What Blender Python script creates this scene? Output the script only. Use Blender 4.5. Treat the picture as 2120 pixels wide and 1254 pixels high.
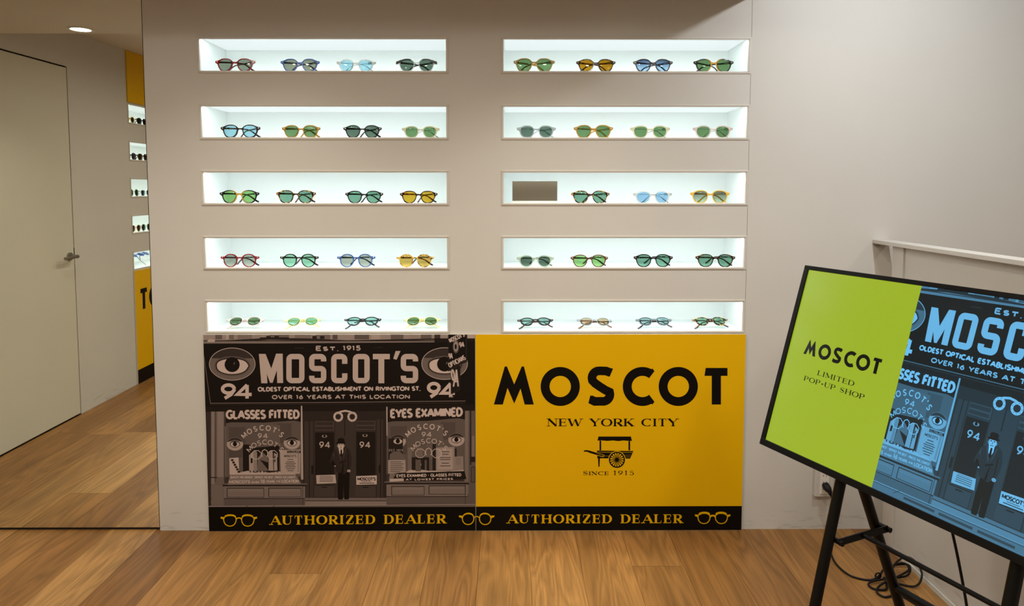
import bpy, bmesh, math, random
from mathutils import Matrix, Vector
random.seed(7)
C = bpy.context.scene.collection
for o in list(bpy.data.objects):
    bpy.data.objects.remove(o, do_unlink=True)
PI = math.pi

# ------------------------------------------------------------------ camera, world, lights, exposure
CX, CD, CH = 0.1335, 2.8281, 1.4198
yaw, pitch, roll = 0.0054, -0.0683, 0.0003
F, PPX, PPY = 1450.0, 1060.0, 488.15
_f = Vector((math.sin(yaw)*math.cos(pitch), math.cos(yaw)*math.cos(pitch), math.sin(pitch)))
_r = Vector((math.cos(yaw), -math.sin(yaw), 0)); _u = _r.cross(_f)
_r2 = math.cos(roll)*_r + math.sin(roll)*_u; _u2 = -math.sin(roll)*_r + math.cos(roll)*_u
cam = bpy.data.objects.new('camera', bpy.data.cameras.new('camera')); C.objects.link(cam)
cam.matrix_world = Matrix(((_r2.x, _u2.x, -_f.x, CX), (_r2.y, _u2.y, -_f.y, -CD), (_r2.z, _u2.z, -_f.z, CH), (0, 0, 0, 1)))
cam.data.sensor_width = 36; cam.data.lens = 36*F/2120
cam.data.shift_y = -(627-PPY)/2120; cam.data.clip_start = 0.02
S = bpy.context.scene; S.camera = cam
S.view_settings.view_transform = 'Standard'; S.view_settings.look = 'None'
S.view_settings.gamma = 1; S.view_settings.use_curve_mapping = False
S.view_settings.exposure = 0.0
w = bpy.data.worlds.new('world'); S.world = w; w.use_nodes = True
w.node_tree.nodes['Background'].inputs[0].default_value = (1, .86, .7, 1)
w.node_tree.nodes['Background'].inputs[1].default_value = 0.0

XL = -2.554           # left wall
XR = 3.3              # far right wall
YB = -4.6             # wall behind the photographer
Z_SOFFIT, Z_CEIL = 2.185, 2.385
X_SOFFIT, Y_SOFFIT = 1.115, -0.72

def lamp(name, kind, loc, power, col, size=.1, direction=(0, 0, -1), **kw):
    l = bpy.data.lights.new(name, kind); l.energy = power; l.color = col
    if kind == 'AREA': l.shape = 'DISK'; l.size = size
    else: l.shadow_soft_size = size
    for k, v in kw.items(): setattr(l, k, v)
    o = bpy.data.objects.new(name, l); C.objects.link(o); o.location = loc
    o.rotation_euler = Vector(direction).to_track_quat('-Z', 'Y').to_euler()
    return o
WARM = (1.0, .925, .79)
for i, (x, y) in enumerate(((-1.1, -1.55), (-.25, -1.95), (.55, -1.7), (-1.0, -2.6), (.1, -3.2), (1.32, -2.1))):  # last one added to brighten the partition behind the screen
    lamp('ceiling_lamp', 'AREA', (x, y, Z_CEIL-.012), 10.9, WARM, .22, spread=3.0)
for x in (-.80, .33):                         # the soffit's other downlights, above the frame
    lamp('soffit_lamp', 'SPOT', (x, -.615, Z_SOFFIT-.012), 30.0, WARM, .03, spot_size=2.25, spot_blend=1.0)
lamp('ceiling_lamp', 'AREA', (2.55, -1.7, Z_CEIL-.012), 9.0, WARM, .22, spread=3.0)
# spotlight in the ceiling right of the soffit, washing the wall beside the niches
lamp('wall_spotlight', 'SPOT', (1.465, -.92, 2.372), 47.0, (.95, 1, 1.03), .025, (.40, .92, -.78), spot_size=2.85, spot_blend=1.0)

# ------------------------------------------------------------------ materials
def lin(c):
    return tuple(((v/255)/12.92 if v/255 <= .04045 else (((v/255)+.055)/1.055)**2.4) for v in c)
MATS = {}
def newmat(name):
    m = bpy.data.materials.new(name); m.use_nodes = True
    return m, m.node_tree.nodes, m.node_tree.links
def pbr(name, col, rough=.5, metal=0.0, emit=0.0, spec=.5, coat=0.0, srgb=True):
    if name in MATS: return MATS[name]
    m, n, l = newmat(name); b = n['Principled BSDF']
    c = lin(col) if srgb else col
    b.inputs['Base Color'].default_value = (*c, 1); b.inputs['Roughness'].default_value = rough
    b.inputs['Metallic'].default_value = metal; b.inputs['Specular IOR Level'].default_value = spec
    b.inputs['Coat Weight'].default_value = coat
    if emit:
        b.inputs['Emission Color'].default_value = (*c, 1); b.inputs['Emission Strength'].default_value = emit
    MATS[name] = m; return m
def ramp(n, stops, interp='LINEAR'):
    r = n.new('ShaderNodeValToRGB'); e = r.color_ramp; e.interpolation = interp
    while len(e.elements) < len(stops): e.elements.new(.5)
    for el, (p, c) in zip(e.elements, stops): el.position = p; el.color = (*c, 1)
    return r
def paint_mat(name, col, scuff=False, rough=.62):
    m, n, l = newmat(name); b = n['Principled BSDF']; b.inputs['Roughness'].default_value = rough
    b.inputs['Specular IOR Level'].default_value = .25
    tc = n.new('ShaderNodeTexCoord'); no = n.new('ShaderNodeTexNoise'); no.inputs['Scale'].default_value = 2.2
    no.inputs['Detail'].default_value = 4; l.new(tc.outputs['Object'], no.inputs['Vector'])
    a = tuple(v*.965 for v in col); r = ramp(n, [(.35, a), (.65, col)]); l.new(no.outputs['Fac'], r.inputs['Fac'])
    out = r.outputs['Color']
    if scuff:                                   # shoe scuffs just above the floor
        sx = n.new('ShaderNodeSeparateXYZ'); l.new(tc.outputs['Object'], sx.inputs[0])
        mp = n.new('ShaderNodeMapping'); mp.inputs['Scale'].default_value = (9, 9, 46); l.new(tc.outputs['Object'], mp.inputs[0])
        n2 = n.new('ShaderNodeTexNoise'); n2.inputs['Scale'].default_value = 1.0; n2.inputs['Detail'].default_value = 6; l.new(mp.outputs[0], n2.inputs['Vector'])
        r2 = ramp(n, [(.56, (0, 0, 0)), (.7, (1, 1, 1))]); l.new(n2.outputs['Fac'], r2.inputs['Fac'])
        mr = n.new('ShaderNodeMapRange'); mr.inputs['From Min'].default_value = .11; mr.inputs['From Max'].default_value = .03
        l.new(sx.outputs['Z'], mr.inputs['Value'])
        mu = n.new('ShaderNodeMath'); mu.operation = 'MULTIPLY'; l.new(r2.outputs['Color'], mu.inputs[0]); l.new(mr.outputs[0], mu.inputs[1])
        m2 = n.new('ShaderNodeMath'); m2.operation = 'MULTIPLY'; m2.inputs[1].default_value = .55; l.new(mu.outputs[0], m2.inputs[0])
        mx = n.new('ShaderNodeMix'); mx.data_type = 'RGBA'; l.new(m2.outputs[0], mx.inputs['Factor'])
        l.new(out, mx.inputs[6]); mx.inputs[7].default_value = (.25, .22, .19, 1); out = mx.outputs[2]
    l.new(out, b.inputs['Base Color'])
    bp = n.new('ShaderNodeBump'); bp.inputs['Strength'].default_value = .06; bp.inputs['Distance'].default_value = .002
    n3 = n.new('ShaderNodeTexNoise'); n3.inputs['Scale'].default_value = 160; l.new(tc.outputs['Object'], n3.inputs['Vector'])
    l.new(n3.outputs['Fac'], bp.inputs['Height']); l.new(bp.outputs[0], b.inputs['Normal'])
    return m
M_WALL = paint_mat('wall_paint', (.585, .565, .53), True)
M_CEIL = paint_mat('ceiling_paint', (.70, .66, .59))
M_DOOR = paint_mat('door_paint', (.60, .58, .49), rough=.45)
M_PART = paint_mat('partition_paint', (.58, .56, .53), True)
M_NICHE = pbr('niche_white', (.86, .90, .885), .55, srgb=False, spec=.3)
M_TRIM = pbr('niche_trim_metal', (202, 196, 188), .5, .0)
M_GAP = pbr('dark_gap', (24, 18, 14), .9)
M_BLACK = pbr('black_powder_coat', (6, 6, 6), .4, spec=.22)
M_BEZEL = pbr('black_bezel', (6, 6, 7), .35, spec=.22)
M_RUBBER = pbr('black_rubber', (8, 8, 8), .55, spec=.25)
M_STEEL = pbr('brushed_steel', (150, 145, 136), .3, 1.0)
M_SILVER = pbr('silver_rivet', (215, 212, 205), .25, 1.0)
M_WHITEP = pbr('white_plastic', (226, 222, 214), .4)
M_NICHE_GLOW = pbr('niche_ceiling_glow', (.02, .02, .02), .4, emit=.74, srgb=False)  # emission standing in for strip light falling on the niche ceiling
M_NICHE_GLOW.node_tree.nodes['Principled BSDF'].inputs['Emission Color'].default_value = (.90, 1, 1, 1)
M_STRIP = pbr('led_strip_glow', (.90, 1, 1), emit=31.0, srgb=False)
M_LAMP = pbr('downlight_glow', (1, .95, .88), emit=9.0, srgb=False)
M_WHITE_EDGE = pbr('white_foam_edge', (216, 208, 196), .6)

def floor_mat():
    m, n, l = newmat('oak_planks'); b = n['Principled BSDF']
    tc = n.new('ShaderNodeTexCoord'); at = n.new('ShaderNodeAttribute'); at.attribute_name = 'tone'
    ge = n.new('ShaderNodeNewGeometry')
    off = n.new('ShaderNodeVectorMath'); off.operation = 'SCALE'; off.inputs[0].default_value = (13.1, 47.7, 5.3)
    l.new(ge.outputs['Random Per Island'], off.inputs['Scale'])
    ad = n.new('ShaderNodeVectorMath'); ad.operation = 'ADD'; l.new(tc.outputs['Object'], ad.inputs[0]); l.new(off.outputs[0], ad.inputs[1])
    # cathedral figure: warped rings stretched along the board
    mp = n.new('ShaderNodeMapping'); mp.inputs['Scale'].default_value = (9, .9, 9); l.new(ad.outputs[0], mp.inputs[0])
    nz = n.new('ShaderNodeTexNoise'); nz.inputs['Scale'].default_value = 1.0; nz.inputs['Detail'].default_value = 2.0; nz.inputs['Distortion'].default_value = .7
    l.new(mp.outputs[0], nz.inputs['Vector'])
    mul = n.new('ShaderNodeMath'); mul.operation = 'MULTIPLY'; mul.inputs[1].default_value = 20; l.new(nz.outputs['Fac'], mul.inputs[0])
    fr = n.new('ShaderNodeMath'); fr.operation = 'PINGPONG'; fr.inputs[1].default_value = 1.0; l.new(mul.outputs[0], fr.inputs[0])
    # fine pores
    mp2 = n.new('ShaderNodeMapping'); mp2.inputs['Scale'].default_value = (170, 5, 1); l.new(ad.outputs[0], mp2.inputs[0])
    nf = n.new('ShaderNodeTexNoise'); nf.inputs['Scale'].default_value = 1.0; nf.inputs['Detail'].default_value = 5; l.new(mp2.outputs[0], nf.inputs['Vector'])
    # broad clouds
    mp3 = n.new('ShaderNodeMapping'); mp3.inputs['Scale'].default_value = (6, 1.2, 1); l.new(ad.outputs[0], mp3.inputs[0])
    nb = n.new('ShaderNodeTexNoise'); nb.inputs['Scale'].default_value = 1.0; nb.inputs['Detail'].default_value = 3; l.new(mp3.outputs[0], nb.inputs['Vector'])
    base = ramp(n, [(0, (.165, .070, .019)), (.3, (.262, .120, .033)), (.6, (.348, .170, .050)), (1, (.49, .272, .098))])
    l.new(at.outputs['Fac'], base.inputs['Fac'])
    def mixmul(a, fac_out, lo, hi):
        mr = n.new('ShaderNodeMapRange'); mr.inputs['To Min'].default_value = lo; mr.inputs['To Max'].default_value = hi
        l.new(fac_out, mr.inputs['Value'])
        vm = n.new('ShaderNodeVectorMath'); vm.operation = 'SCALE'; l.new(a, vm.inputs[0]); l.new(mr.outputs[0], vm.inputs['Scale'])
        return vm.outputs[0]
    c = mixmul(base.outputs['Color'], fr.outputs[0], .74, 1.08)
    c = mixmul(c, nf.outputs['Fac'], .60, 1.33)
    c = mixmul(c, nb.outputs['Fac'], .60, 1.34)
    l.new(c, b.inputs['Base Color'])
    b.inputs['Roughness'].default_value = .42; b.inputs['Specular IOR Level'].default_value = .35
    bp = n.new('ShaderNodeBump'); bp.inputs['Strength'].default_value = .12; bp.inputs['Distance'].default_value = .001
    l.new(nf.outputs['Fac'], bp.inputs['Height']); l.new(bp.outputs[0], b.inputs['Normal'])
    return m

def acetate(name, col, clear=0.0, rough=.24, grad=None):
    """glossy acetate; clear = share of light that passes straight through"""
    if name in MATS: return MATS[name]
    m, n, l = newmat(name); b = n['Principled BSDF']; out = n['Material Output']
    c = lin(col); b.inputs['Base Color'].default_value = (*c, 1); b.inputs['Roughness'].default_value = rough
    if clear:
        t = n.new('ShaderNodeBsdfTransparent'); k = tuple(min(1, v**.5) for v in c); t.inputs[0].default_value = (*k, 1)
        mx = n.new('ShaderNodeMixShader'); mx.inputs[0].default_value = clear
        l.new(b.outputs[0], mx.inputs[1]); l.new(t.outputs[0], mx.inputs[2]); l.new(mx.outputs[0], out.inputs[0])
    MATS[name] = m; return m
def tortoise(name, stops, scale=90):
    if name in MATS: return MATS[name]
    m, n, l = newmat(name); b = n['Principled BSDF']; tc = n.new('ShaderNodeTexCoord')
    no = n.new('ShaderNodeTexNoise'); no.inputs['Scale'].default_value = scale; no.inputs['Detail'].default_value = 1.5; no.inputs['Distortion'].default_value = .8
    l.new(tc.outputs['Object'], no.inputs['Vector'])
    r = ramp(n, [(p, lin(c)) for p, c in stops]); l.new(no.outputs['Fac'], r.inputs['Fac'])
    l.new(r.outputs['Color'], b.inputs['Base Color']); b.inputs['Roughness'].default_value = .15
    MATS[name] = m; return m
def fade_mat(name, mid, side):
    """two-tone acetate: honey at the bridge, dark at the temples"""
    if name in MATS: return MATS[name]
    m, n, l = newmat(name); b = n['Principled BSDF']; tc = n.new('ShaderNodeTexCoord')
    sx = n.new('ShaderNodeSeparateXYZ'); l.new(tc.outputs['Object'], sx.inputs[0])
    ab = n.new('ShaderNodeMath'); ab.operation = 'ABSOLUTE'; l.new(sx.outputs['X'], ab.inputs[0])
    mr = n.new('ShaderNodeMapRange'); mr.inputs['From Max'].default_value = .06; l.new(ab.outputs[0], mr.inputs['Value'])
    r = ramp(n, [(.22, lin(mid)), (.62, lin(side))]); l.new(mr.outputs[0], r.inputs['Fac'])
    l.new(r.outputs['Color'], b.inputs['Base Color']); b.inputs['Roughness'].default_value = .15
    MATS[name] = m; return m
def lens_mat(name, tint, tint2=None):
    """tinted lens: transparent filter plus a thin clear reflection (tint is for both faces together)"""
    if name in MATS: return MATS[name]
    m, n, l = newmat(name); out = n['Material Output']; n.remove(n['Principled BSDF'])
    t = n.new('ShaderNodeBsdfTransparent'); t.inputs[0].default_value = (*[v**.5 for v in tint], 1)
    if tint2:
        tc = n.new('ShaderNodeTexCoord'); sx = n.new('ShaderNodeSeparateXYZ'); l.new(tc.outputs['Object'], sx.inputs[0])
        mr = n.new('ShaderNodeMapRange'); mr.inputs['From Min'].default_value = -.02; mr.inputs['From Max'].default_value = .018
        l.new(sx.outputs['Z'], mr.inputs['Value'])
        r = ramp(n, [(0, [v**.5 for v in tint2]), (1, [v**.5 for v in tint])]); l.new(mr.outputs[0], r.inputs['Fac']); l.new(r.outputs['Color'], t.inputs[0])
    g = n.new('ShaderNodeBsdfGlossy'); g.inputs['Roughness'].default_value = .03
    fr = n.new('ShaderNodeFresnel'); fr.inputs['IOR'].default_value = 1.35
    mx = n.new('ShaderNodeMixShader'); l.new(fr.outputs[0], mx.inputs[0]); l.new(t.outputs[0], mx.inputs[1]); l.new(g.outputs[0], mx.inputs[2])
    l.new(mx.outputs[0], out.inputs[0])
    MATS[name] = m; return m

# ------------------------------------------------------------------ object helpers
def link(name, me, mats, parent=None):
    o = bpy.data.objects.new(name, me); C.objects.link(o)
    for m in (mats if isinstance(mats, (list, tuple)) else [mats]):
        if m is not None: me.materials.append(m)
    if parent: o.parent = parent
    return o
def obj(name, bm, mats, parent=None, smooth=False, recalc=True):
    if recalc: bmesh.ops.recalc_face_normals(bm, faces=bm.faces)
    me = bpy.data.meshes.new(name); bm.to_mesh(me); bm.free()
    if smooth:
        for p in me.polygons: p.use_smooth = True
        try: me.set_sharp_from_angle(angle=.7)
        except Exception: pass
    return link(name, me, mats, parent)
def tag(o, label, cat, group=None):
    o['label'] = label; o['category'] = cat
    if group: o['group'] = group
    return o
def thing(name, label, cat, loc=(0, 0, 0), group=None, rz=0.0):
    o = bpy.data.objects.new(name, None); C.objects.link(o); o.empty_display_size = .02
    o.location = loc; o.rotation_euler = (0, 0, rz); tag(o, label, cat, group); return o
def struct(o): o['kind'] = 'structure'; return o
def dup(root, label=None, group=None):
    def cp(a, par):
        c = a.copy(); C.objects.link(c); c.parent = par
        for ch in a.children: cp(ch, c)
        return c
    r = cp(root, None)
    if label: r['label'] = label
    if group: r['group'] = group
    return r
def box(bm, x0, x1, y0, y1, z0, z1, bevel=0.0):
    vs = [bm.verts.new(p) for p in ((x0, y0, z0), (x1, y0, z0), (x1, y1, z0), (x0, y1, z0), (x0, y0, z1), (x1, y0, z1), (x1, y1, z1), (x0, y1, z1))]
    fs = [bm.faces.new([vs[i] for i in f]) for f in ((0, 3, 2, 1), (4, 5, 6, 7), (0, 1, 5, 4), (1, 2, 6, 5), (2, 3, 7, 6), (3, 0, 4, 7))]
    if bevel:
        es = list({e for f in fs for e in f.edges})
        bmesh.ops.bevel(bm, geom=es, offset=bevel, segments=2, affect='EDGES', profile=.5)
    return bm
def boxes(*bs, bevel=0.0):
    bm = bmesh.new()
    for b in bs: box(bm, *b, bevel=bevel)
    return bm
def quad(bm, *pts): return bm.faces.new([bm.verts.new(p) for p in pts])
def sweep(bm, pts, sec, up=Vector((0, 0, 1)), closed=False, scale=None, cap=True):
    """sweep a closed 2-D section (a across, b along up) along pts"""
    pts = [Vector(p) for p in pts]; n = len(pts); rings = []; prev = None
    for i, p in enumerate(pts):
        a = pts[(i-1) % n] if (closed or i) else p; b = pts[(i+1) % n] if (closed or i < n-1) else p
        t = (b-a).normalized()
        if up is None:
            if prev is None: prev = Vector((0, 0, 1)) if abs(t.z) < .9 else Vector((1, 0, 0))
            u = (prev-prev.dot(t)*t).normalized(); prev = u
        else:
            u = (up-up.dot(t)*t).normalized()
        s = t.cross(u); k = scale[i] if scale else (1, 1)
        rings.append([bm.verts.new(p+s*a_*k[0]+u*b_*k[1]) for a_, b_ in sec])
    m = len(sec)
    for i in range(n if closed else n-1):
        A, B = rings[i], rings[(i+1) % n]
        for j in range(m): bm.faces.new([A[j], A[(j+1) % m], B[(j+1) % m], B[j]])
    if not closed and cap: bm.faces.new(rings[0][::-1]); bm.faces.new(rings[-1])
def circ(r, n=10): return [(r*math.cos(2*PI*i/n), r*math.sin(2*PI*i/n)) for i in range(n)]
def tube(bm, pts, r, n=10): sweep(bm, pts, circ(r, n), None)
def rrect(w, h, r, n=3):
    o = []
    for cx, cy, a in ((w/2-r, h/2-r, 0), (-w/2+r, h/2-r, 90), (-w/2+r, -h/2+r, 180), (w/2-r, -h/2+r, 270)):
        for i in range(n+1):
            t = math.radians(a+90*i/n); o.append((cx+r*math.cos(t), cy+r*math.sin(t)))
    return o
def crom(pts, n=6, closed=True):
    """Catmull-Rom through pts"""
    out = []; m = len(pts); pts = [Vector(p) for p in pts]
    for i in range(m if closed else m-1):
        g = lambda k: pts[k % m] if closed else pts[max(0, min(m-1, k))]
        p0, p1, p2, p3 = g(i-1), g(i), g(i+1), g(i+2)
        for j in range(n):
            t = j/n
            out.append(.5*((2*p1)+(p2-p0)*t+(2*p0-5*p1+4*p2-p3)*t*t+(3*p1-p0-3*p2+p3)*t**3))
    if not closed: out.append(pts[-1])
    return out
def cyl(bm, c, axis, r, h, n=24, r2=None):
    a = Vector(axis).normalized(); q = a.to_track_quat('Z', 'Y').to_matrix().to_4x4(); q.translation = Vector(c)+a*h/2
    bmesh.ops.create_cone(bm, cap_ends=True, segments=n, radius1=r, radius2=r if r2 is None else r2, depth=h, matrix=q)

# ------------------------------------------------------------------ wall coordinates (x across, z up) of the printed boards
def W(px, py):
    d = _r2*((px-PPX)/F) - _u2*((py-PPY)/F) + _f
    t = CD/d.y
    return (CX+d.x*t, CH+d.z*t)

# ------------------------------------------------------------------ niches in the main wall
NX = ((-1.1, -.1045), (.105, 1.1))
NZT = (2.0182, 1.7533, 1.4912, 1.2275, .9663)
NZB = (1.8740, 1.6118, 1.3491, 1.0889, .8280)
ND = .258
X_MIR = -1.313

def wall_grid(name, xs, zs, holes, mat, thick=.30):
    """front face at y=0 with rectangular holes; a wall that really is thick"""
    bm = bmesh.new()
    def hole(i, j):
        cx, cz = (xs[i]+xs[i+1])/2, (zs[j]+zs[j+1])/2
        return any(a < cx < b and c < cz < d for a, b, c, d in holes)
    for i in range(len(xs)-1):
        for j in range(len(zs)-1):
            if not hole(i, j):
                quad(bm, (xs[i], 0, zs[j]), (xs[i+1], 0, zs[j]), (xs[i+1], 0, zs[j+1]), (xs[i], 0, zs[j+1]))
    quad(bm, (xs[0], thick, zs[0]), (xs[0], thick, zs[-1]), (xs[-1], thick, zs[-1]), (xs[-1], thick, zs[0]))
    for x in (xs[0], xs[-1]): quad(bm, (x, 0, zs[0]), (x, thick, zs[0]), (x, thick, zs[-1]), (x, 0, zs[-1]))
    for z in (zs[0], zs[-1]): quad(bm, (xs[0], 0, z), (xs[-1], 0, z), (xs[-1], thick, z), (xs[0], thick, z))
    for a, b, c, d in holes:
        quad(bm, (a, 0, c), (b, 0, c), (b, .012, c), (a, .012, c)); quad(bm, (a, 0, d), (b, 0, d), (b, .012, d), (a, .012, d))
        quad(bm, (a, 0, c), (a, .012, c), (a, .012, d), (a, 0, d)); quad(bm, (b, 0, c), (b, .012, c), (b, .012, d), (b, 0, d))
    return bm
holes = [(a, b, NZB[k], NZT[k]) for a, b in NX for k in range(5)]
zs = sorted({0.0, Z_CEIL+.1, *NZT, *NZB})
xs = [X_MIR, NX[0][0], NX[0][1], NX[1][0], NX[1][1], XR]
bm = wall_grid('wall_front', xs, zs, holes, M_WALL)
# fine vertical joint where the niche panel meets the plain wall
wf = struct(obj('wall_front', bm, M_WALL, recalc=True))
bm = bmesh.new()
for za, zb_ in zip([.826]+list(NZT[::-1]), list(NZB[::-1])+[Z_CEIL]):
    if zb_-za > .01: box(bm, 1.1008, 1.1022, -.0006, .001, za, zb_)
struct(obj('trim_1', bm, pbr('joint_line', (140, 130, 118), .8)))

def make_niche(x0, x1, z0, z1, label, group):
    cx = (x0+x1)/2; t = thing('display_niche', label, 'display niche', (cx, 0, z0), group)
    hw = (x1-x0)/2; h = z1-z0; fw = .0100
    bm = bmesh.new(); a, b, lo, hi = -hw+fw*.75, hw-fw*.75, fw*.75, h-.002
    # lining: five inner faces and an outer shell
    def shell(a, b, lo, hi, y0, y1):
        quad(bm, (a, y0, lo), (b, y0, lo), (b, y1, lo), (a, y1, lo)); quad(bm, (a, y0, hi), (b, y0, hi), (b, y1, hi), (a, y1, hi))
        quad(bm, (a, y0, lo), (a, y1, lo), (a, y1, hi), (a, y0, hi)); quad(bm, (b, y0, lo), (b, y1, lo), (b, y1, hi), (b, y0, hi))
        quad(bm, (a, y1, lo), (b, y1, lo), (b, y1, hi), (a, y1, hi))
    e = .006
    shell(a, b, lo, hi, .004, ND); shell(a-e, b+e, lo-e, hi+e, .004, ND+e)
    obj('lining', bm, M_NICHE, t, recalc=False)
    # flat metal frame with a raised lip
    bm = boxes((-hw, hw, -.004, .008, 0, fw), (-hw, hw, -.004, .008, h-fw, h), (-hw, -hw+fw, -.004, .008, fw, h-fw), (hw-fw, hw, -.004, .008, fw, h-fw), bevel=.0015)
    g = fw*.42
    for bb in ((-hw+g, hw-g, -.0055, -.003, g, g+.002), (-hw+g, hw-g, -.0055, -.003, h-g-.002, h-g), (-hw+g, -hw+g+.002, -.0055, -.003, g, h-g), (hw-g-.002, hw-g, -.0055, -.003, g, h-g)):
        box(bm, *bb)
    obj('frame', bm, M_TRIM, t)
    bm = boxes((-hw+.014, hw-.014, .028, ND-.004, h-.005, h-.0022))
    obj('ceiling_glow', bm, M_NICHE_GLOW, t)  # glowing sheet added to brighten the niche ceiling; the strip is the lamp
    bm = boxes((-hw+.02, hw-.02, .0125, .021, h-.006, h-.0024)); obj('light_strip', bm, M_STRIP, t)
    return t
ROWN = ('top', 'second', 'middle', 'fourth', 'bottom')
niches = {}
for ci, (a, b) in enumerate(NX):
    for k in range(5):
        side = ('left', 'right')[ci]
        niches[ci, k] = make_niche(a, b, NZB[k], NZT[k], 'lit white display niche, %s row of the %s column on the main wall' % (ROWN[k], side), 'lit niches in the main wall')

# ------------------------------------------------------------------ room shell
def plank_floor():
    bm = bmesh.new(); tl = bm.faces.layers.float.new('tone'); rnd = random.Random(11)
    pw = .193; g = .0006
    k0 = int(math.floor((XL-.022)/pw)); k1 = int(math.ceil((XR-.022)/pw))
    # boards seen in the photograph: column -> list of (far end y, tone), from the wall outwards
    known = {-7: [(-2.1, .12)], -6: [(-1.5, .42)], -5: [(-1.9, .5)], -4: [(-.33, .3), (-2.2, .62)], -8: [(-1.7, .75)], -9: [(-.95, .3), (-1.9, .6)],
             -10: [(-.35, .55), (-2.0, .95)], -3: [(-1.4, .45)], -2: [(-1.65, .55)], -1: [(-1.8, .38)], 0: [(-1.2, .62)], 1: [(-1.7, .66)],
             2: [(-1.5, .6)], 3: [(-.285, .52), (-2.1, .42)], 4: [(-1.3, .3)], 5: [(-1.8, .33)], 6: [(-1.45, .36)], 7: [(-1.95, .5)], 8: [(-.30, .08), (-2.0, .6)]}
    for k in range(k0, k1+1):
        x0 = max(XL, .022+k*pw); x1 = min(XR, .022+(k+1)*pw)
        if x1-x0 < .004: continue
        segs = list(known.get(k, [])); y = segs[-1][0] if segs else -rnd.uniform(.3, 1.7)
        if not segs: segs = [(y, rnd.uniform(.2, .8))]
        while y > YB: y -= rnd.choice((1.5, 1.82, 1.82)); segs.append((max(y, YB), rnd.uniform(.2, .8)))
        ya = .02
        for ye, tone in segs:
            if ya-ye > .01:
                bz = .0007
                v = [bm.verts.new(p) for p in ((x0+g, ye+g, 0), (x1-g, ye+g, 0), (x1-g, ya-g, 0), (x0+g, ya-g, 0))]
                f = bm.faces.new(v); f[tl] = tone
                vb = [bm.verts.new((p.co.x+dx, p.co.y+dy, -.002)) for p, dx, dy in zip(v, (-g, g, g, -g), (-g, -g, g, g))]
                for i in range(4):
                    q = bm.faces.new([v[i], vb[i], vb[(i+1) % 4], v[(i+1) % 4]]); q[tl] = tone*.3
            ya = ye
    return bm
struct(obj('floor', plank_floor(), floor_mat(), recalc=True))
bm = boxes((XL-.4, XR+.4, YB-.4, .35, -.12, -.0025)); struct(obj('floor_base', bm, M_GAP))

# ceiling: low soffit along the main wall, main ceiling, higher bay on the right
bm = boxes((XL, X_SOFFIT, Y_SOFFIT, 0, Z_SOFFIT, Z_CEIL+.25), (XL, X_SOFFIT, YB, Y_SOFFIT, Z_CEIL, Z_CEIL+.25), (X_SOFFIT, XR, YB, 0, Z_CEIL, Z_CEIL+.25))
struct(obj('ceiling', bm, M_CEIL))
bm = boxes((XL-.3, XR+.3, YB-.15, YB, 0, Z_CEIL+.25)); struct(obj('wall_back', bm, M_WALL))
bm = boxes((XR, XR+.15, YB, .3, 0, Z_CEIL+.25)); struct(obj('wall_right', bm, M_WALL))

# left wall, seen in the mirror: hole for the flush door and for five more niches
DY0, DY1, DZ = -1.502, -.57, 2.157
LB = -3.268                                        # world y of local x = 0 of the bank on the left wall
lh = [(DY0-LB, DY1-LB, 0, DZ)] + [(NX[1][0], NX[1][1], NZB[k], NZT[k]) for k in range(5)]
lx = sorted({YB-LB, NX[1][0], NX[1][1], DY0-LB, DY1-LB, -LB}); lz = sorted({0.0, Z_CEIL+.1, DZ, *NZT, *NZB})
o = struct(obj('wall_left', wall_grid('wall_left', lx, lz, lh, M_WALL), M_WALL))
o.location = (XL, LB, 0); o.rotation_euler = (0, 0, PI/2)
for k in range(5):
    r = dup(niches[1, k], 'lit white niche, %s row on the left wall, seen in the mirror' % ROWN[k], 'lit niches in the left wall')
    p = niches[1, k].location; r.location = (XL-p.y, LB+p.x, p.z); r.rotation_euler = (0, 0, PI/2)

# flush door in the left wall
d = thing('door_1', 'tall flush cream door with steel lever, seen in the mirror', 'door', (XL, (DY0+DY1)/2, 0)); d['kind'] = 'structure'
hwid = (DY1-DY0)/2
bm = boxes((-.045, -.001, -hwid+.005, hwid-.004, .008, DZ-.009), bevel=.002); obj('door_leaf', bm, M_DOOR, d)
bm = boxes((-.30, -.06, -hwid, hwid, 0, DZ)); obj('dark_reveal', bm, M_GAP, d)
bm = bmesh.new(); hy = -hwid+.052; hz = 1.0
cyl(bm, (-.001, hy, hz), (1, 0, 0), .025, .010, 28); cyl(bm, (.008, hy, hz), (1, 0, 0), .011, .045, 16)
sweep(bm, [(.050, hy-.004, hz), (.052, hy+.03, hz), (.052, hy+.075, hz-.001), (.048, hy+.118, hz-.002)], circ(.0095, 12), None)
hd = obj('door_handle', bm, M_STEEL, d, smooth=True); hd['label'] = 'brushed steel lever handle'
bm = boxes((-.02, .0006, -hwid+.0005, -hwid+.006, hz, hz+.05)); obj('latch_slot', bm, M_GAP, d)

# mirror beside the niche wall
mm, n_, l_ = newmat('mirror_glass'); b_ = n_['Principled BSDF']; b_.inputs['Metallic'].default_value = 1; b_.inputs['Roughness'].default_value = 0.0
b_.inputs['Base Color'].default_value = (.83, .84, .765, 1)
mt = thing('wall_mirror', 'full height frameless mirror beside the niche wall, reflecting the door', 'mirror', ((XL+X_MIR)/2, 0, 0))
hw = (X_MIR-XL)/2
bm = boxes((-hw+.001, hw-.0045, .004, .010, .012, Z_SOFFIT-.001)); obj('mirror_pane', bm, mm, mt)
bm = boxes((-hw, hw, .0105, .05, 0.0, Z_SOFFIT)); obj('backing_board', bm, M_GAP, mt)
struct(obj('wall_behind_mirror', boxes((XL-.3, X_MIR-.001, .055, .30, 0, Z_CEIL+.25)), M_WALL))

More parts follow.
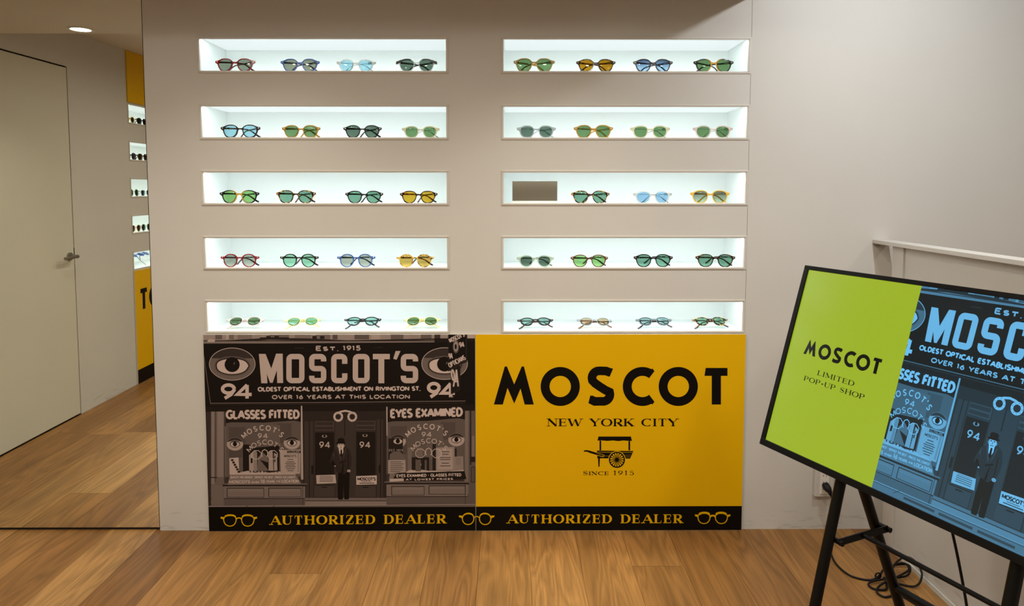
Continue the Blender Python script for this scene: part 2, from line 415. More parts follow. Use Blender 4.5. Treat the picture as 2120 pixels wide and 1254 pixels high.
# downlight in the soffit (seen in the mirror)
t = thing('recessed_downlight', 'small round downlight in the soffit, seen in the mirror', 'downlight', (-1.93, -.615, Z_SOFFIT))
bm = bmesh.new(); sweep(bm, [(.052*math.cos(a), .052*math.sin(a), -.001) for a in [2*PI*i/40 for i in range(40)]], [(-.007, -.004), (.007, -.004), (.007, .002), (-.007, .002)], closed=True)
obj('trim_ring', bm, M_WHITEP, t)
bm = bmesh.new(); cyl(bm, (0, 0, -.0015), (0, 0, 1), .045, .001, 32); obj('lamp_face', bm, M_LAMP, t)
l = lamp('downlight_beam', 'SPOT', (-1.93, -.615, Z_SOFFIT-.004), 30.0, WARM, .012, spot_size=2.25, spot_blend=1.0); l.parent = None
# ------------------------------------------------------------------ flat print: lettering and pictures as polygons in the board's plane
def arc(cx, cy, rx, ry, a0, a1, n=10):
    return [(cx+rx*math.cos(math.radians(a0+(a1-a0)*i/n)), cy+ry*math.sin(math.radians(a0+(a1-a0)*i/n))) for i in range(n+1)]
def L(*p): return list(p)
# skeletons on a cell w wide and 1 high; 'T' forces a thick stroke in the serif face, 't' a thin one
GL = {
 'A': (.82, [(L((0, 0), (.41, 1)), 't'), (L((.41, 1), (.82, 0)), 'T'), (L((.15, .33), (.67, .33)), 't')]),
 'B': (.62, [(L((.06, 0), (.06, 1)), 'T'), (L((.06, 1), (.32, 1))+arc(.32, .76, .22, .24, 90, -90)[1:]+L((.06, .52)), ''), (L((.06, .52), (.36, .52))+arc(.36, .26, .24, .26, 90, -90)[1:]+L((.06, 0)), '')]),
 'C': (.78, [(arc(.44, .5, .42, .5, 48, 312, 22), '')]),
 'D': (.74, [(L((.06, 0), (.06, 1)), 'T'), (L((.06, 1), (.3, 1))+arc(.3, .5, .4, .5, 90, -90, 16)[1:]+L((.06, 0)), '')]),
 'E': (.58, [(L((.06, 0), (.06, 1)), 'T'), (L((.06, 1), (.54, 1)), 't'), (L((.06, .52), (.46, .52)), 't'), (L((.06, 0), (.56, 0)), 't')]),
 'F': (.56, [(L((.06, 0), (.06, 1)), 'T'), (L((.06, 1), (.54, 1)), 't'), (L((.06, .5), (.46, .5)), 't')]),
 'G': (.80, [(arc(.44, .5, .42, .5, 48, 330, 22), ''), (L((.8, .03), (.8, .43)), 'T'), (L((.5, .43), (.8, .43)), 't')]),
 'H': (.76, [(L((.06, 0), (.06, 1)), 'T'), (L((.7, 0), (.7, 1)), 'T'), (L((.06, .52), (.7, .52)), 't')]),
 'I': (.18, [(L((.09, 0), (.09, 1)), 'T')]),
 'K': (.72, [(L((.06, 0), (.06, 1)), 'T'), (L((.66, 1), (.08, .4)), 't'), (L((.26, .58), (.7, 0)), 'T')]),
 'L': (.56, [(L((.06, 0), (.06, 1)), 'T'), (L((.06, 0), (.54, 0)), 't')]),
 'M': (.92, [(L((.06, 0), (.06, 1)), 't'), (L((.06, 1), (.46, .12)), 'T'), (L((.46, .12), (.86, 1)), 't'), (L((.86, 1), (.86, 0)), 'T')]),
 'N': (.80, [(L((.06, 0), (.06, 1)), 't'), (L((.06, 1), (.74, 0)), 'T'), (L((.74, 0), (.74, 1)), 't')]),
 'O': (.86, [(arc(.43, .5, .41, .5, 90, 450, 28), '')]),
 'P': (.62, [(L((.06, 0), (.06, 1)), 'T'), (L((.06, 1), (.34, 1))+arc(.34, .74, .24, .26, 90, -90)[1:]+L((.06, .48)), '')]),
 'Q': (.86, [(arc(.43, .5, .41, .5, 90, 450, 28), ''), (L((.5, .25), (.84, -.08)), 'T')]),
 'R': (.68, [(L((.06, 0), (.06, 1)), 'T'), (L((.06, 1), (.34, 1))+arc(.34, .74, .24, .26, 90, -90)[1:]+L((.06, .48)), ''), (L((.3, .48), (.66, 0)), 'T')]),
 'S': (.60, [(arc(.30, .75, .25, .25, 35, 200, 10)+L((.14, .58), (.46, .42))+arc(.30, .25, .26, .25, 20, -150, 11), 'T')]),
 'T': (.68, [(L((.34, 0), (.34, 1)), 'T'), (L((.02, 1), (.66, 1)), 't')]),
 'U': (.74, [(L((.06, 1), (.06, .34))+arc(.37, .33, .31, .33, 180, 270, 7), 'T'), (arc(.37, .33, .31, .33, 270, 360, 7)+L((.68, 1)), 't')]),
 'V': (.76, [(L((.0, 1), (.38, 0)), 'T'), (L((.38, 0), (.76, 1)), 't')]),
 'W': (1.10, [(L((.0, 1), (.29, 0)), 'T'), (L((.29, 0), (.55, .95)), 't'), (L((.55, .95), (.81, 0)), 'T'), (L((.81, 0), (1.10, 1)), 't')]),
 'X': (.72, [(L((.02, 1), (.70, 0)), 'T'), (L((.70, 1), (.02, 0)), 't')]),
 'Y': (.74, [(L((.0, 1), (.37, .45)), 'T'), (L((.74, 1), (.37, .45)), 't'), (L((.37, .45), (.37, 0)), 'T')]),
 'Z': (.66, [(L((.04, 1), (.62, 1)), 't'), (L((.62, 1), (.04, 0)), 'T'), (L((.04, 0), (.64, 0)), 't')]),
 '1': (.30, [(L((.16, 0), (.16, 1)), 'T'), (L((.16, 1), (.0, .84)), 't')]),
 '4': (.66, [(L((.46, 0), (.46, 1)), 'T'), (L((.46, 1), (.02, .3), (.66, .3)), 't')]),
 '5': (.58, [(L((.52, 1), (.12, 1), (.09, .56)), 't'), (L((.09, .56))+arc(.27, .31, .27, .31, 110, -150, 14), '')]),
 '6': (.60, [(arc(.30, .30, .26, .30, 0, 360, 18), ''), (L((.46, .98), (.2, .7), (.05, .35)), 'T')]),
 '9': (.60, [(arc(.30, .70, .26, .30, 0, 360, 18), ''), (L((.55, .65), (.42, .3), (.14, .02)), 'T')]),
 '.': (.16, [(L((.08, 0), (.08, .12)), 'T')]), "'": (.14, [(L((.10, 1), (.04, .76)), 'T')]),
 '-': (.36, [(L((.04, .42), (.32, .42)), 'T')]), '*': (.2, [(L((.1, .42), (.1, .58)), 'T')]), ' ': (.34, []),
}
def stroke(pts, th, closed=False):
    """polyline -> quads; th is a number or one thickness per point"""
    n = len(pts); ths = th if isinstance(th, list) else [th]*n; A = []; B = []
    for i in range(n):
        a = pts[i-1] if (i or closed) else pts[i]; b = pts[(i+1) % n] if (i < n-1 or closed) else pts[i]; p = pts[i]
        d1 = (p[0]-a[0], p[1]-a[1]); d2 = (b[0]-p[0], b[1]-p[1])
        if d1 == (0, 0): d1 = d2
        if d2 == (0, 0): d2 = d1
        l1 = math.hypot(*d1) or 1; l2 = math.hypot(*d2) or 1
        n1 = (-d1[1]/l1, d1[0]/l1); n2 = (-d2[1]/l2, d2[0]/l2)
        mx, my = n1[0]+n2[0], n1[1]+n2[1]; q = mx*mx+my*my
        if q < .25: mx, my = n1; k = 1
        else: k = 2/q
        if k*math.hypot(mx, my) > 2.2: k = 2.2/math.hypot(mx, my)
        h = ths[i]/2*k; A.append((p[0]+mx*h, p[1]+my*h)); B.append((p[0]-mx*h, p[1]-my*h))
    return [[A[i], A[(i+1) % n], B[(i+1) % n], B[i]] for i in range(n if closed else n-1)]
def ellipse(cx, cy, rx, ry, n=36): return [(cx+rx*math.cos(2*PI*i/n), cy+ry*math.sin(2*PI*i/n)) for i in range(n)]
def rect(x0, y0, x1, y1): return [(x0, y0), (x1, y0), (x1, y1), (x0, y1)]
def text_width(s, gap): return sum(GL[c][0] for c in s)+gap*(len(s)-1)
def glyph(ch, th, serif, fx, fy):
    """polygons of one glyph in cell units; fx, fy = px per unit so strokes keep even weight"""
    out = []
    for pts, fl in GL[ch][1]:
        P = [(x*fx, y*fy) for x, y in pts]
        # keep strokes inside the cap height
        h_ = (th[1] if serif else th[0])/2
        if ch not in "Q-.'*": P = [(x, h_+y*(fy-2*h_)/fy) for x, y in P]
        if not serif: out += stroke(P, th[0]); continue
        tk, tn = th
        if len(P) == 2:
            t = tk if fl == 'T' else tn; out += stroke(P, t)
            (x0, y0), (x1, y1) = P
            if abs(y1-y0) > fy*.25 and ch not in "4'.*":
                for (x, y), (ox, oy) in (((x0, y0), pts[0]), ((x1, y1), pts[1])):
                    if oy in (0, 1) and not (ch == 'A' and oy == 1) and not (ch in 'VW' and oy == 0) and not (ch == 'Z') and not (ch == 'M' and fl != 't' and oy == 1 and ox < .5) and not (ch == 'N' and oy == 0 and ox > .5):
                        wd = tk*.62+tn*1.1; yy = y
                        out.append(rect(x-wd, yy-tn/2, x+wd, yy+tn/2))
            elif abs(y1-y0) < 1e-6 and abs(x1-x0) > fx*.3:
                ends = [(x1, y1)] if ch in 'EFL' else [(x0, y0), (x1, y1)] if ch == 'T' else [(x0, y0)] if (ch == 'Z' and pts[0][1] == 1) else [(x1, y1)] if ch == 'Z' else []
                for x, y in ends:
                    s = -1 if y > fy*.7 else 1 if y < fy*.3 else 0
                    if s: out.append([(x-tn*.5, y), (x+tn*.5, y), (x+tn*.5, y+s*fy*.27), (x-tn*.1, y+s*fy*.27)] if x > fx*.2 else [(x-tn*.5, y), (x+tn*.5, y), (x+tn*.1, y+s*fy*.27), (x-tn*.5, y+s*fy*.27)])
                    else: out.append(rect(x-tn*.5, y-fy*.13, x+tn*.5, y+fy*.13))
        else:
            ths = []
            for i in range(len(P)):
                a = P[max(0, i-1)]; b = P[min(len(P)-1, i+1)]; dx, dy = b[0]-a[0], b[1]-a[1]; q = abs(dy)/(math.hypot(dx, dy) or 1)
                if fl == 't': ths.append(tn)
                elif ch == 'S': ths.append(tn+(tk*1.05-tn)*max(0, 1-abs(pts[i][1]-.5)/.42))
                else: ths.append(tn+(tk*1.08-tn)*q**1.6)
            out += stroke(P, ths)
            if ch == 'S': out += [rect(P[0][0]-tn*.1, P[0][1]-fy*.16, P[0][0]+tn*.9, P[0][1]+fy*.1), rect(P[-1][0]-tn*.9, P[-1][1]-fy*.1, P[-1][0]+tn*.1, P[-1][1]+fy*.16)]
            if ch == 'C': out += [rect(P[0][0]-tn*.2, P[0][1]-fy*.12, P[0][0]+tn*.8, P[0][1]+fy*.16)]
            if ch == 'U':
                for (x, y), (ox, oy) in ((P[0], pts[0]), (P[-1], pts[-1])):
                    if oy == 1: out.append(rect(x-tk*.9, y-tn/2, x+tk*.9, y+tn/2))
    return out
def text(s, x0, x1, ytop, ybot, th, serif=False, gap=.14, dy=0.0, small=None):
    """lettering fitted between x0..x1 and ytop..ybot (y down); dy = rise over the whole line.
       small: cap-height share for all but the first letter (small capitals)"""
    H = ybot-ytop; k = small or 1
    ws = [GL[c][0]*(k if (i and not c.isdigit()) else 1) for i, c in enumerate(s)]
    tot = sum(ws)+gap*(len(s)-1); fx = (x1-x0)/tot; x = x0; out = []
    for i, c in enumerate(s):
        kk = k if (i and not c.isdigit()) else 1
        for poly in glyph(c, th, serif, fx*kk, H*kk):
            out.append([(x+px, ybot-py+dy*((x+px-x0)/(x1-x0))) for px, py in poly])
        x += (ws[i]+gap)*fx
    return out
def arc_text(s, cx, cy, r, a0, a1, h, wd, th):
    """letters set along a circle, from angle a0 to a1 (degrees, 90 = top, y down)"""
    out = []; n = len(s); pos = [0, 1, 2, 3, 4, 5, 5.6, 6.3] if n == 8 else list(range(n))
    for i, c in enumerate(s):
        a = math.radians(a0+(a1-a0)*pos[i]/pos[-1]); bx, by = cx+r*math.cos(a), cy-r*math.sin(a); rt = PI/2-a
        w_ = GL[c][0]*wd
        for poly in glyph(c, (th, th), False, wd, h):
            out.append([(bx+(px-w_/2)*math.cos(rt)+py*math.sin(rt), by+(px-w_/2)*math.sin(rt)-py*math.cos(rt)) for px, py in poly])
    return out
def rotated(polys, cx, cy, deg):
    a = math.radians(deg); c, s = math.cos(a), math.sin(a)
    return [[(cx+(x-cx)*c-(y-cy)*s, cy+(x-cx)*s+(y-cy)*c) for x, y in p] for p in polys]
def clip(poly, x0, z0, x1, z1):
    def cut(P, f):
        o = []
        for i in range(len(P)):
            a, b = P[i-1], P[i]; fa, fb = f(a), f(b)
            if (fa >= 0) != (fb >= 0):
                t = fa/(fa-fb); o.append((a[0]+(b[0]-a[0])*t, a[1]+(b[1]-a[1])*t))
            if fb >= 0: o.append(b)
        return o
    for f in (lambda p: p[0]-x0, lambda p: x1-p[0], lambda p: p[1]-z0, lambda p: z1-p[1]):
        if poly: poly = cut(poly, f)
    return poly
def build_print(name, items, mapf, matf, parent, clipr=None, y0=0.0, step=.00012):
    """items: (layer, ink, polygon in picture px); the print lies in the parent's local xz plane, facing -y"""
    bm = bmesh.new(); slots = []; idx = 0
    for layer, ink, poly in items:
        P = [mapf(*p) for p in poly]
        if clipr: P = clip(P, *clipr)
        Q = []
        for p in P:
            if not Q or math.hypot(p[0]-Q[-1][0], p[1]-Q[-1][1]) > 1e-7: Q.append(p)
        if len(Q) < 3: continue
        ar = sum(Q[i-1][0]*Q[i][1]-Q[i][0]*Q[i-1][1] for i in range(len(Q)))
        if abs(ar) < 1e-12: continue
        idx += 1
        if ar < 0: Q = Q[::-1]
        m = matf(ink)
        if m not in slots: slots.append(m)
        try:
            f = bm.faces.new([bm.verts.new((p[0], y0-layer*step-(idx % 45)*2.4e-6, p[1])) for p in Q]); f.material_index = slots.index(m)
        except ValueError: pass
    return obj(name, bm, slots, parent, recalc=False)

# ---- the old storefront picture: ink 0 = black ... 1 = lightest
SF = []
def sf(layer, ink, *polys):
    for p in polys: SF.append((layer, ink, p))
def eye(cx, cy, rx, ry, rim=.55, full=True, skin=.42):
    sf(3, .72, ellipse(cx, cy, rx, ry)); sf(4, skin, ellipse(cx, cy, rx*.97, ry*.955))
    a = [(cx+rx*.97*math.cos(t), cy+ry*.955*math.sin(t)) for t in [PI+PI*.12+(PI*.76)*i/14 for i in range(15)]]
    sf(5, skin*.34, a)                                             # dark brow and lid crease
    lid = lambda k, up, dn: [(cx-rx*.68*k, cy+ry*.08)]+[(cx+rx*.68*k*math.cos(PI-PI*i/12), cy+ry*.08-ry*up*math.sin(PI*i/12)**.8) for i in range(1, 12)]+[(cx+rx*.72*k, cy+ry*.1)]+[(cx+rx*.68*k*math.cos(PI*i/12), cy+ry*.1+ry*dn*math.sin(PI*i/12)**.85) for i in range(1, 12)]
    sf(6, .30, lid(1.1, .56, .62)); sf(7, .08, lid(1.04, .47, .55)); sf(8, .86, lid(.97, .40, .5))
    sf(9, .03, ellipse(cx, cy+ry*.03, rx*.325, ry*.455, 24)); sf(10, .8, [(cx+rx*.05, cy+ry*.05), (cx+rx*.1, cy-ry*.1), (cx+rx*.12, cy-ry*.08)])
def small_eye(cx, cy, rx, ry, lit=.85):
    sf(4, lit*.85, ellipse(cx, cy, rx, ry, 26)); sf(5, .16, [(cx+rx*.98*math.cos(PI+PI*.1+PI*.8*i/12), cy+ry*.98*math.sin(PI+PI*.1+PI*.8*i/12)) for i in range(13)]+[(cx+rx*.6, cy-ry*.42), (cx, cy-ry*.6), (cx-rx*.6, cy-ry*.42)])
    sf(6, .06, ellipse(cx, cy, rx*.62, ry*.52, 20)); sf(7, .95*lit+.05, ellipse(cx, cy+ry*.03, rx*.54, ry*.40, 20)); sf(8, .02, ellipse(cx, cy-ry*.02, rx*.26, ry*.36, 16))
def rring(x0, y0, x1, y1, th, r):                                  # rounded rectangular ring
    p = []
    for cx, cy, a in ((x1-r, y0+r, -90), (x1-r, y1-r, 0), (x0+r, y1-r, 90), (x0+r, y0+r, 180)):
        p += arc(cx, cy, r, r, a, a+90, 4)
    return stroke(p, th, True)
def block(s, boxes_, y0, y1, th):
    """tall condensed block letters of the fascia"""
    o = []; h = th/2; r = 6
    for c, (x0, x1) in zip(s, boxes_):
        a, b, t, d = x0+h, x1-h, y0+h, y1-h; m = (t+d)/2
        if c == 'M':
            w_ = x1-x0; o += [[(x0, y0), (x0+w_*.27, y0), (x0+w_*.36, y1), (x0+w_*.1, y1)], [(x1, y0-.5), (x1-w_*.27, y0-.5), (x1-w_*.27+2, y1-.5), (x1+1, y1-.5)]]
            o += [[(x0+w_*.02, y0), (x0+w_*.28, y0), (x0+w_*.58, y0+(y1-y0)*.62), (x0+w_*.55, y1-1), (x0+w_*.47, y1-1)], [(x1-w_*.02, y0), (x1-w_*.28, y0), (x0+w_*.47, y0+(y1-y0)*.62), (x0+w_*.47, y1-1), (x0+w_*.58, y1-1)]]
        elif c == 'O': o += rring(a, t, b, d, th, r)
        elif c == 'C': o += stroke([(b, t+15)]+arc(b-r, t+r, r, r, 0, -90, 4)+arc(a+r, t+r, r, r, -90, -180, 4)+arc(a+r, d-r, r, r, 180, 90, 4)+arc(b-r, d-r, r, r, 90, 0, 4)+[(b, d-15)], th)
        elif c == 'S': o += stroke([(b, t+10)]+arc(b-r, t+r, r, r, 0, -90, 4)+arc(a+r, t+r, r, r, -90, -180, 4)+arc(a+r, m-r, r, r, 180, 90, 4)+arc(b-r, m+r, r, r, -90, 0, 4)+arc(b-r, d-r, r, r, 0, 90, 4)+arc(a+r, d-r, r, r, 90, 180, 4)+[(a, d-10)], th)
        elif c == 'T': o += [rect(x0, y0, x1, y0+th), rect((x0+x1)/2-th*.55, y0, (x0+x1)/2+th*.55, y1)]
        elif c == "'": o += [[(x0+5, y0-6), (x1, y0-6), (x0+7, y0+12), (x0, y0+10)]]
    return o
BOXES = [(538, 587), (594.5, 632), (641.5, 677), (687, 720.5), (731.5, 766.5), (773, 808), (815, 830), (830.5, 866.5)]
# facade above the sign
sf(0, .20, rect(415, 685, 990, 1070))
sf(1, .62, rect(415, 680, 990, 703)); 
for x, w_, k in ((448, 14, .36), (470, 6, .75), (476, 10, .45), (494, 30, .5), (560, 40, .42), (612, 34, .5), (655, 30, .44), (690, 10, .3), (735, 30, .34), (770, 18, .72), (792, 12, .62), (810, 26, .36), (850, 18, .6), (872, 22, .36), (900, 12, .2), (968, 16, .75)):
    sf(2, k, rect(x, 680, x+w_, 701))
sf(3, .12, [(415, 704), (470, 703), (560, 698), (640, 699), (720, 703), (905, 699), (905, 702), (720, 706), (640, 703.5), (560, 702), (470, 707), (415, 708)])
sf(3, .5, rect(415, 705, 925, 709.5)); sf(4, .1, rect(540, 697, 600, 700)); sf(4, .08, *[rect(x, 694, x+9, 700) for x in (553, 570, 648, 664)])
sf(3, .78, [(432, 703), (438, 700), (448, 702), (446, 707), (432, 707)]); sf(4, .06, rect(900, 699, 990, 708))
# fascia sign
sf(5, .035, [(415, 710.5), (930, 707), (990, 705), (990, 835), (415, 840)])
sf(6, .34, *stroke([(424.5, 735), (438, 832.5)], 1.6)); sf(6, .42, *stroke([(437, 832.8), (700, 831), (964, 828)], 1.6)); sf(6, .14, *stroke([(437, 836), (700, 835), (964, 832)], 1.8))
sf(6, .17, rect(612, 718.5, 631, 719.6), rect(775, 717.5, 793, 718.6))
_n = len(SF); eye(483, 752, 48, 34); eye(921, 751, 48, 33.5)
SF[_n:] = [(a+5, b, c) for a, b, c in SF[_n:]]
sf(7, .78, *text('EST.', 655.5, 702, 714.2, 725, (2.6, 2.6), gap=.24, small=.84), *text('1915', 712, 747, 713.6, 724.4, (2.5, 2.5), gap=.22))
sf(7, .80, *block("MOSCOT'S", BOXES, 731, 791.5, 11))
sf(7, .86, *text('94', 461, 523, 791.5, 826.5, (7, 7), gap=.06)); sf(7, .86, *text('94', 886, 942, 788.5, 824, (7, 7), gap=.06))
sf(7, .86, *text('OLDEST OPTICAL ESTABLISHMENT ON RIVINGTON ST.', 536.5, 871, 799, 808.8, (2.5, 2.5), gap=.17, dy=-1.5))
sf(7, .82, *text('OVER 16 YEARS AT THIS LOCATION', 565.5, 849, 815.5, 824.5, (2.1, 2.1), gap=.2, dy=-.8))
# projecting blade sign
sf(17, .10, [(928.5, 688), (967.5, 688), (967.5, 747), (953.5, 753), (953.5, 806), (934, 814), (933.5, 765.5), (928.5, 767)])
sf(18, .03, [(930, 688), (964, 688), (964, 743), (930, 763)]); sf(18, .05, [(935.5, 764), (951.5, 755), (951.5, 803), (936, 810)])
sf(19, .30, ellipse(944.3, 715.5, 6.5, 14.5, 22)); sf(20, .62, ellipse(944.3, 715.5, 4.6, 11, 20)); sf(21, .04, ellipse(944, 716, 2.2, 5.5, 14))
sf(19, .84, *rotated(text("MOSCOT'S", 929.5, 962, 692, 702, (2, 2), gap=.2), 946, 697, -24), *rotated(text('94', 952, 961, 706, 718, (2, 2)), 956, 712, -12), *rotated(text('94', 930, 937, 729, 742, (2, 2)), 933, 735, -12))
sf(19, .84, *rotated(text('OPTICIANS', 928, 965, 741, 752, (1.9, 1.9), gap=.2), 946, 747, -28), *rotated(text('94', 936, 949, 762, 800, (3.2, 3.2), gap=.1), 943, 780, -6)); sf(19, .7, rect(931.5, 818.5, 939, 820.2))
# dark frieze, pilasters, window bands
sf(5, .055, [(425, 838), (990, 833), (990, 848), (425, 850)])
sf(2, .15, rect(420, 845, 440, 1047)); sf(3, .40, rect(439, 842, 466, 1046)); sf(4, .52, rect(440, 843, 446, 1000), rect(452, 843, 465, 985)); sf(4, .22, rect(447.5, 843, 449, 995), rect(466, 845, 469, 1000))
sf(4, .10, rect(438, 985, 452, 987), rect(438, 1029, 452, 1031)); sf(4, .45, rect(440, 1002, 464, 1042))
sf(2, .34, rect(961, 840, 990, 1047)); sf(3, .46, rect(963, 842, 970, 1020), rect(977, 900, 983, 945)); sf(3, .13, rect(973, 842, 976, 960), rect(983.5, 840, 990, 940)); sf(4, .08, rect(975, 943, 986, 954)); sf(4, .30, rect(975, 963, 984, 996)); sf(5, .13, *rring(976, 964, 983.5, 995.5, 1.2, 1))
def shopwindow(x0, x1, yt, yb, dy, s, tx0, tx1, th):
    sf(3, .05, [(x0, yt), (x1, yt+dy), (x1, yt+34+dy), (x1-14, yt+31+dy), (x0+(x1-x0)*.5, yt+35+dy*.5), (x0+12, yt+34), (x0, yt+36)])
    sf(2, .33, rect(x0, yt+28, x1, yb)); sf(3, .27, rect(x0+6, yt+44, x0+40, yb-40), rect(x1-50, yt+36, x1-20, yb-70)); sf(3, .38, rect(x0+(x1-x0)*.5, yt+40, x0+(x1-x0)*.72, yb-30))
    sf(6, .88, *text(s, tx0, tx1, yt+8.2, yt+28, th, gap=.13, dy=dy))
shopwindow(470, 625, 838, 985, -.5, 'GLASSES FITTED', 471.5, 620.5, (4.6, 4.6))
shopwindow(803, 963, 836, 978, -3.5, 'EYES EXAMINED', 810, 957, (4.6, 4.6))
sf(7, .74, [(624.5, 838), (627.5, 838), (629.5, 990), (625, 990)]); sf(7, .72, [(800.5, 840), (803.3, 840), (803.3, 900), (801.2, 900)]); sf(6, .3, rect(801, 900, 803, 980))
sf(6, .42, [(467, 880), (470, 880), (470.5, 985), (468, 985)])
for ox, oy in ((0, 0), (338, -3)):
    sf(9, .84, *arc_text("MOSCOT'S", 547+ox, 941+oy, 52, 133, 49, 11.5, 10.5, 2.0)); sf(9, .80, *text('94', 536+ox, 556+ox, 894.5+oy, 905.5+oy, (1.8, 1.8), gap=.25))
    sf(10, .84, *arc_text("MOSCOT'S", 551+ox, 956+oy, 38, 138, 40, 10.5, 11.5, 1.5))
    for gx in (533, 566.5):
        sf(10, .88, *stroke([(gx+ox+10.5*math.cos(PI/8+PI*i/4), 939+oy+9.5*math.sin(PI/8+PI*i/4)) for i in range(8)], 1.1, True))
    sf(10, .86, *stroke([(543.5+ox, 938+oy), (545+ox, 931+oy), (550+ox, 928+oy), (555+ox, 931+oy), (556.5+ox, 938+oy)], 1.4), *stroke([(543.5+ox, 938+oy), (546+ox, 943+oy)], 1.2), *stroke([(556.5+ox, 938+oy), (554+ox, 943+oy)], 1.2))
small_eye(488.5, 917, 17, 13.5); small_eye(606, 914.5, 17, 13.5); small_eye(824.5, 911, 16.8, 13.5); small_eye(945.2, 908, 16.8, 13.5)
# things standing in the left window
sf(4, .07, rect(505, 918, 520, 977), [(520, 925), (580, 920), (580, 975), (520, 977)]); sf(5, .70, [(518, 975), (517.5, 940), (526, 932), (534, 934), (534, 974)], [(558, 972), (558, 932), (566, 930), (568, 972)], [(569, 972), (569, 935), (575, 938), (576, 971)]); sf(6, .55, rect(527, 930, 533, 973)); sf(5, .42, [(534, 975), (536, 944), (546, 934), (557, 944), (557, 972)]); sf(6, .05, [(540, 949), (557, 955), (557, 970)]); sf(7, .05, rect(521, 946, 525, 956), rect(570, 941, 572, 954))
sf(6, .80, [(477, 946), (496, 944.5), (497.5, 978), (477.5, 980)]); sf(7, .1, *[rect(480.5+i*2.7, 948+i*4.8, 485.5+i*2.7, 952+i*4.8) for i in range(6)])
sf(6, .72, [(581.5, 929.5), (624, 928.5), (623, 978), (583, 979)]); sf(7, .60, [(618, 932), (622, 932), (621, 975), (617.5, 975)]); sf(7, .07, rect(596, 930.5, 624, 935.5)); sf(8, .66, *text('CLOSURE', 597.5, 622, 931.2, 935, (.7, .7)))
sf(7, .12, *[q for a in ((590, 615, 939, 944, .9), ) for q in text("MOSCOT'S", a[0], a[1], a[2], a[3], (a[4], a[4]))])
sf(7, .24, *[rect(592+d, y, 614-d, y+1.5) for y, d in ((948, 5), (952.5, 3), (956, 0), (959.5, 2), (963, 0), (967, 2), (971, 5))])
sf(6, .78, [(480, 979), (500, 975), (515, 972), (530, 976), (545, 973), (560, 976), (578, 973), (592, 977), (600, 974), (614, 979), (616, 982), (478, 984)]); sf(7, .15, *[rect(x, 971.5, x+2.5, 975.5) for x in range(519, 582, 7)])
sf(7, .50, [(479, 980), (615, 979.5), (626, 999.5), (473, 1001)]); sf(8, .26, *stroke([(615, 980), (626, 999)], 1.4))
sf(8, .80, *text('QUALITY THE HIGHEST * SERVICE THE BEST * PRICES THE LOWEST', 479, 613, 983, 987.5, (.95, .95), gap=.16), *text('MOSCOTS', 477, 519.5, 991.5, 998, (1.5, 1.5)), *text('OVER', 523, 538.5, 993.5, 997.5, (1.1, 1.1)), *text('16', 542, 550, 989, 997.5, (1.7, 1.7)), *text('YEARS', 553, 570.5, 991.5, 996.5, (1.2, 1.2)), *text('AT THIS', 574, 582, 992, 995.5, (.8, .8)), *text('LOCATION', 585, 619.5, 990, 996.8, (1.5, 1.5)))
# things standing in the right window
sf(4, .08, rect(805, 905, 835, 950)); sf(6, .62, *text('EST 1915', 806, 835, 927.5, 932, (.9, .9), gap=.25)); sf(5, .36, [(807, 950), (808, 938), (816, 932), (828, 932), (838, 940), (840, 950)])
sf(6, .66, [(804.5, 950), (840, 949.5), (841, 975), (804.5, 978)]); sf(7, .25, *[rect(809, y, 836-d, y+1.3) for y, d in ((953, 4), (957, 0), (961, 3), (965, 0), (969, 2), (973, 6))])
sf(4, .44, rect(845, 924, 854, 974), rect(863, 924, 876, 974)); sf(5, .10, rect(853, 944, 889, 972), rect(896, 915, 903, 971)); sf(6, .35, rect(861, 949, 872, 973), rect(880, 950, 884, 972)); sf(6, .75, [(868, 957), (872, 955), (873, 961), (868, 962)])
sf(6, .60, [(903, 924), (941, 922.5), (942, 972), (903, 973)]); sf(7, .70, [(906, 927), (937, 926), (937.5, 969), (906, 970)]); sf(8, .26, *[rect(911+d, y, 934-d, y+1.6) for y, d in ((932, 3), (937, 5), (944, 0), (948, 1), (955.5, 4), (961, 1))]); sf(5, .12, rect(942, 926, 946, 970)); sf(6, .55, [(940, 943), (959, 942), (960, 971), (941, 972)]); sf(7, .36, *[rect(944, y, 955, y+.8) for y in (945.5, 948.5, 951.5, 954.5, 957.5)])
sf(6, .78, [(842, 974), (850, 970), (858, 971), (875, 970), (888, 972), (905, 972), (930, 973), (960, 970), (961, 973), (842, 977)])
sf(7, .05, [(820, 977), (962, 972.5), (966, 989), (811, 994)]); sf(8, .5, *stroke([(821, 977), (811.5, 992)], 1.2)); sf(6, .46, [(808, 976), (820, 976), (810, 994), (806, 994)])
sf(9, .86, *text('EYES EXAMINED * GLASSES FITTED', 822, 955, 979, 985.6, (1.5, 1.5), gap=.16, dy=-2.2), *text('AT LOWEST PRICES', 841, 938, 988, 992.2, (1.1, 1.1), gap=.25, dy=-1.4)); sf(9, .82, [(808, 988.5), (836.5, 987.5), (837, 993), (808, 994.5)])
# sills and panelled bases
def base(x0, x1, ys, yb, panels):
    sf(6, .08, rect(x0-3, ys-3.5, x1+3, ys)); sf(5, .42, rect(x0-4, ys-6, x1+4, ys-3)); sf(4, .46, rect(x0, ys, x1, yb))
    for a, b, c, d in panels: sf(5, .10, rect(a, b, c, d)); sf(6, .47, rect(a+1.5, b+1.5, c-1, d-1)); sf(7, .49, rect(a+3, b+3, c-4, b+8))
    sf(5, .10, rect(x0, ys+24.5, x1, ys+26)); sf(5, .34, rect(x0, ys+26, x1, yb)); sf(6, .16, rect(x1-5, ys, x1-4, yb))
base(466, 633, 1004, 1043.5, [(471.5, 1007, 548.5, 1027), (557.5, 1007, 625.5, 1026.5)])
base(801, 968, 1000, 1041, [(811, 1003.5, 879.5, 1022.5), (888, 1002, 964.5, 1021)])
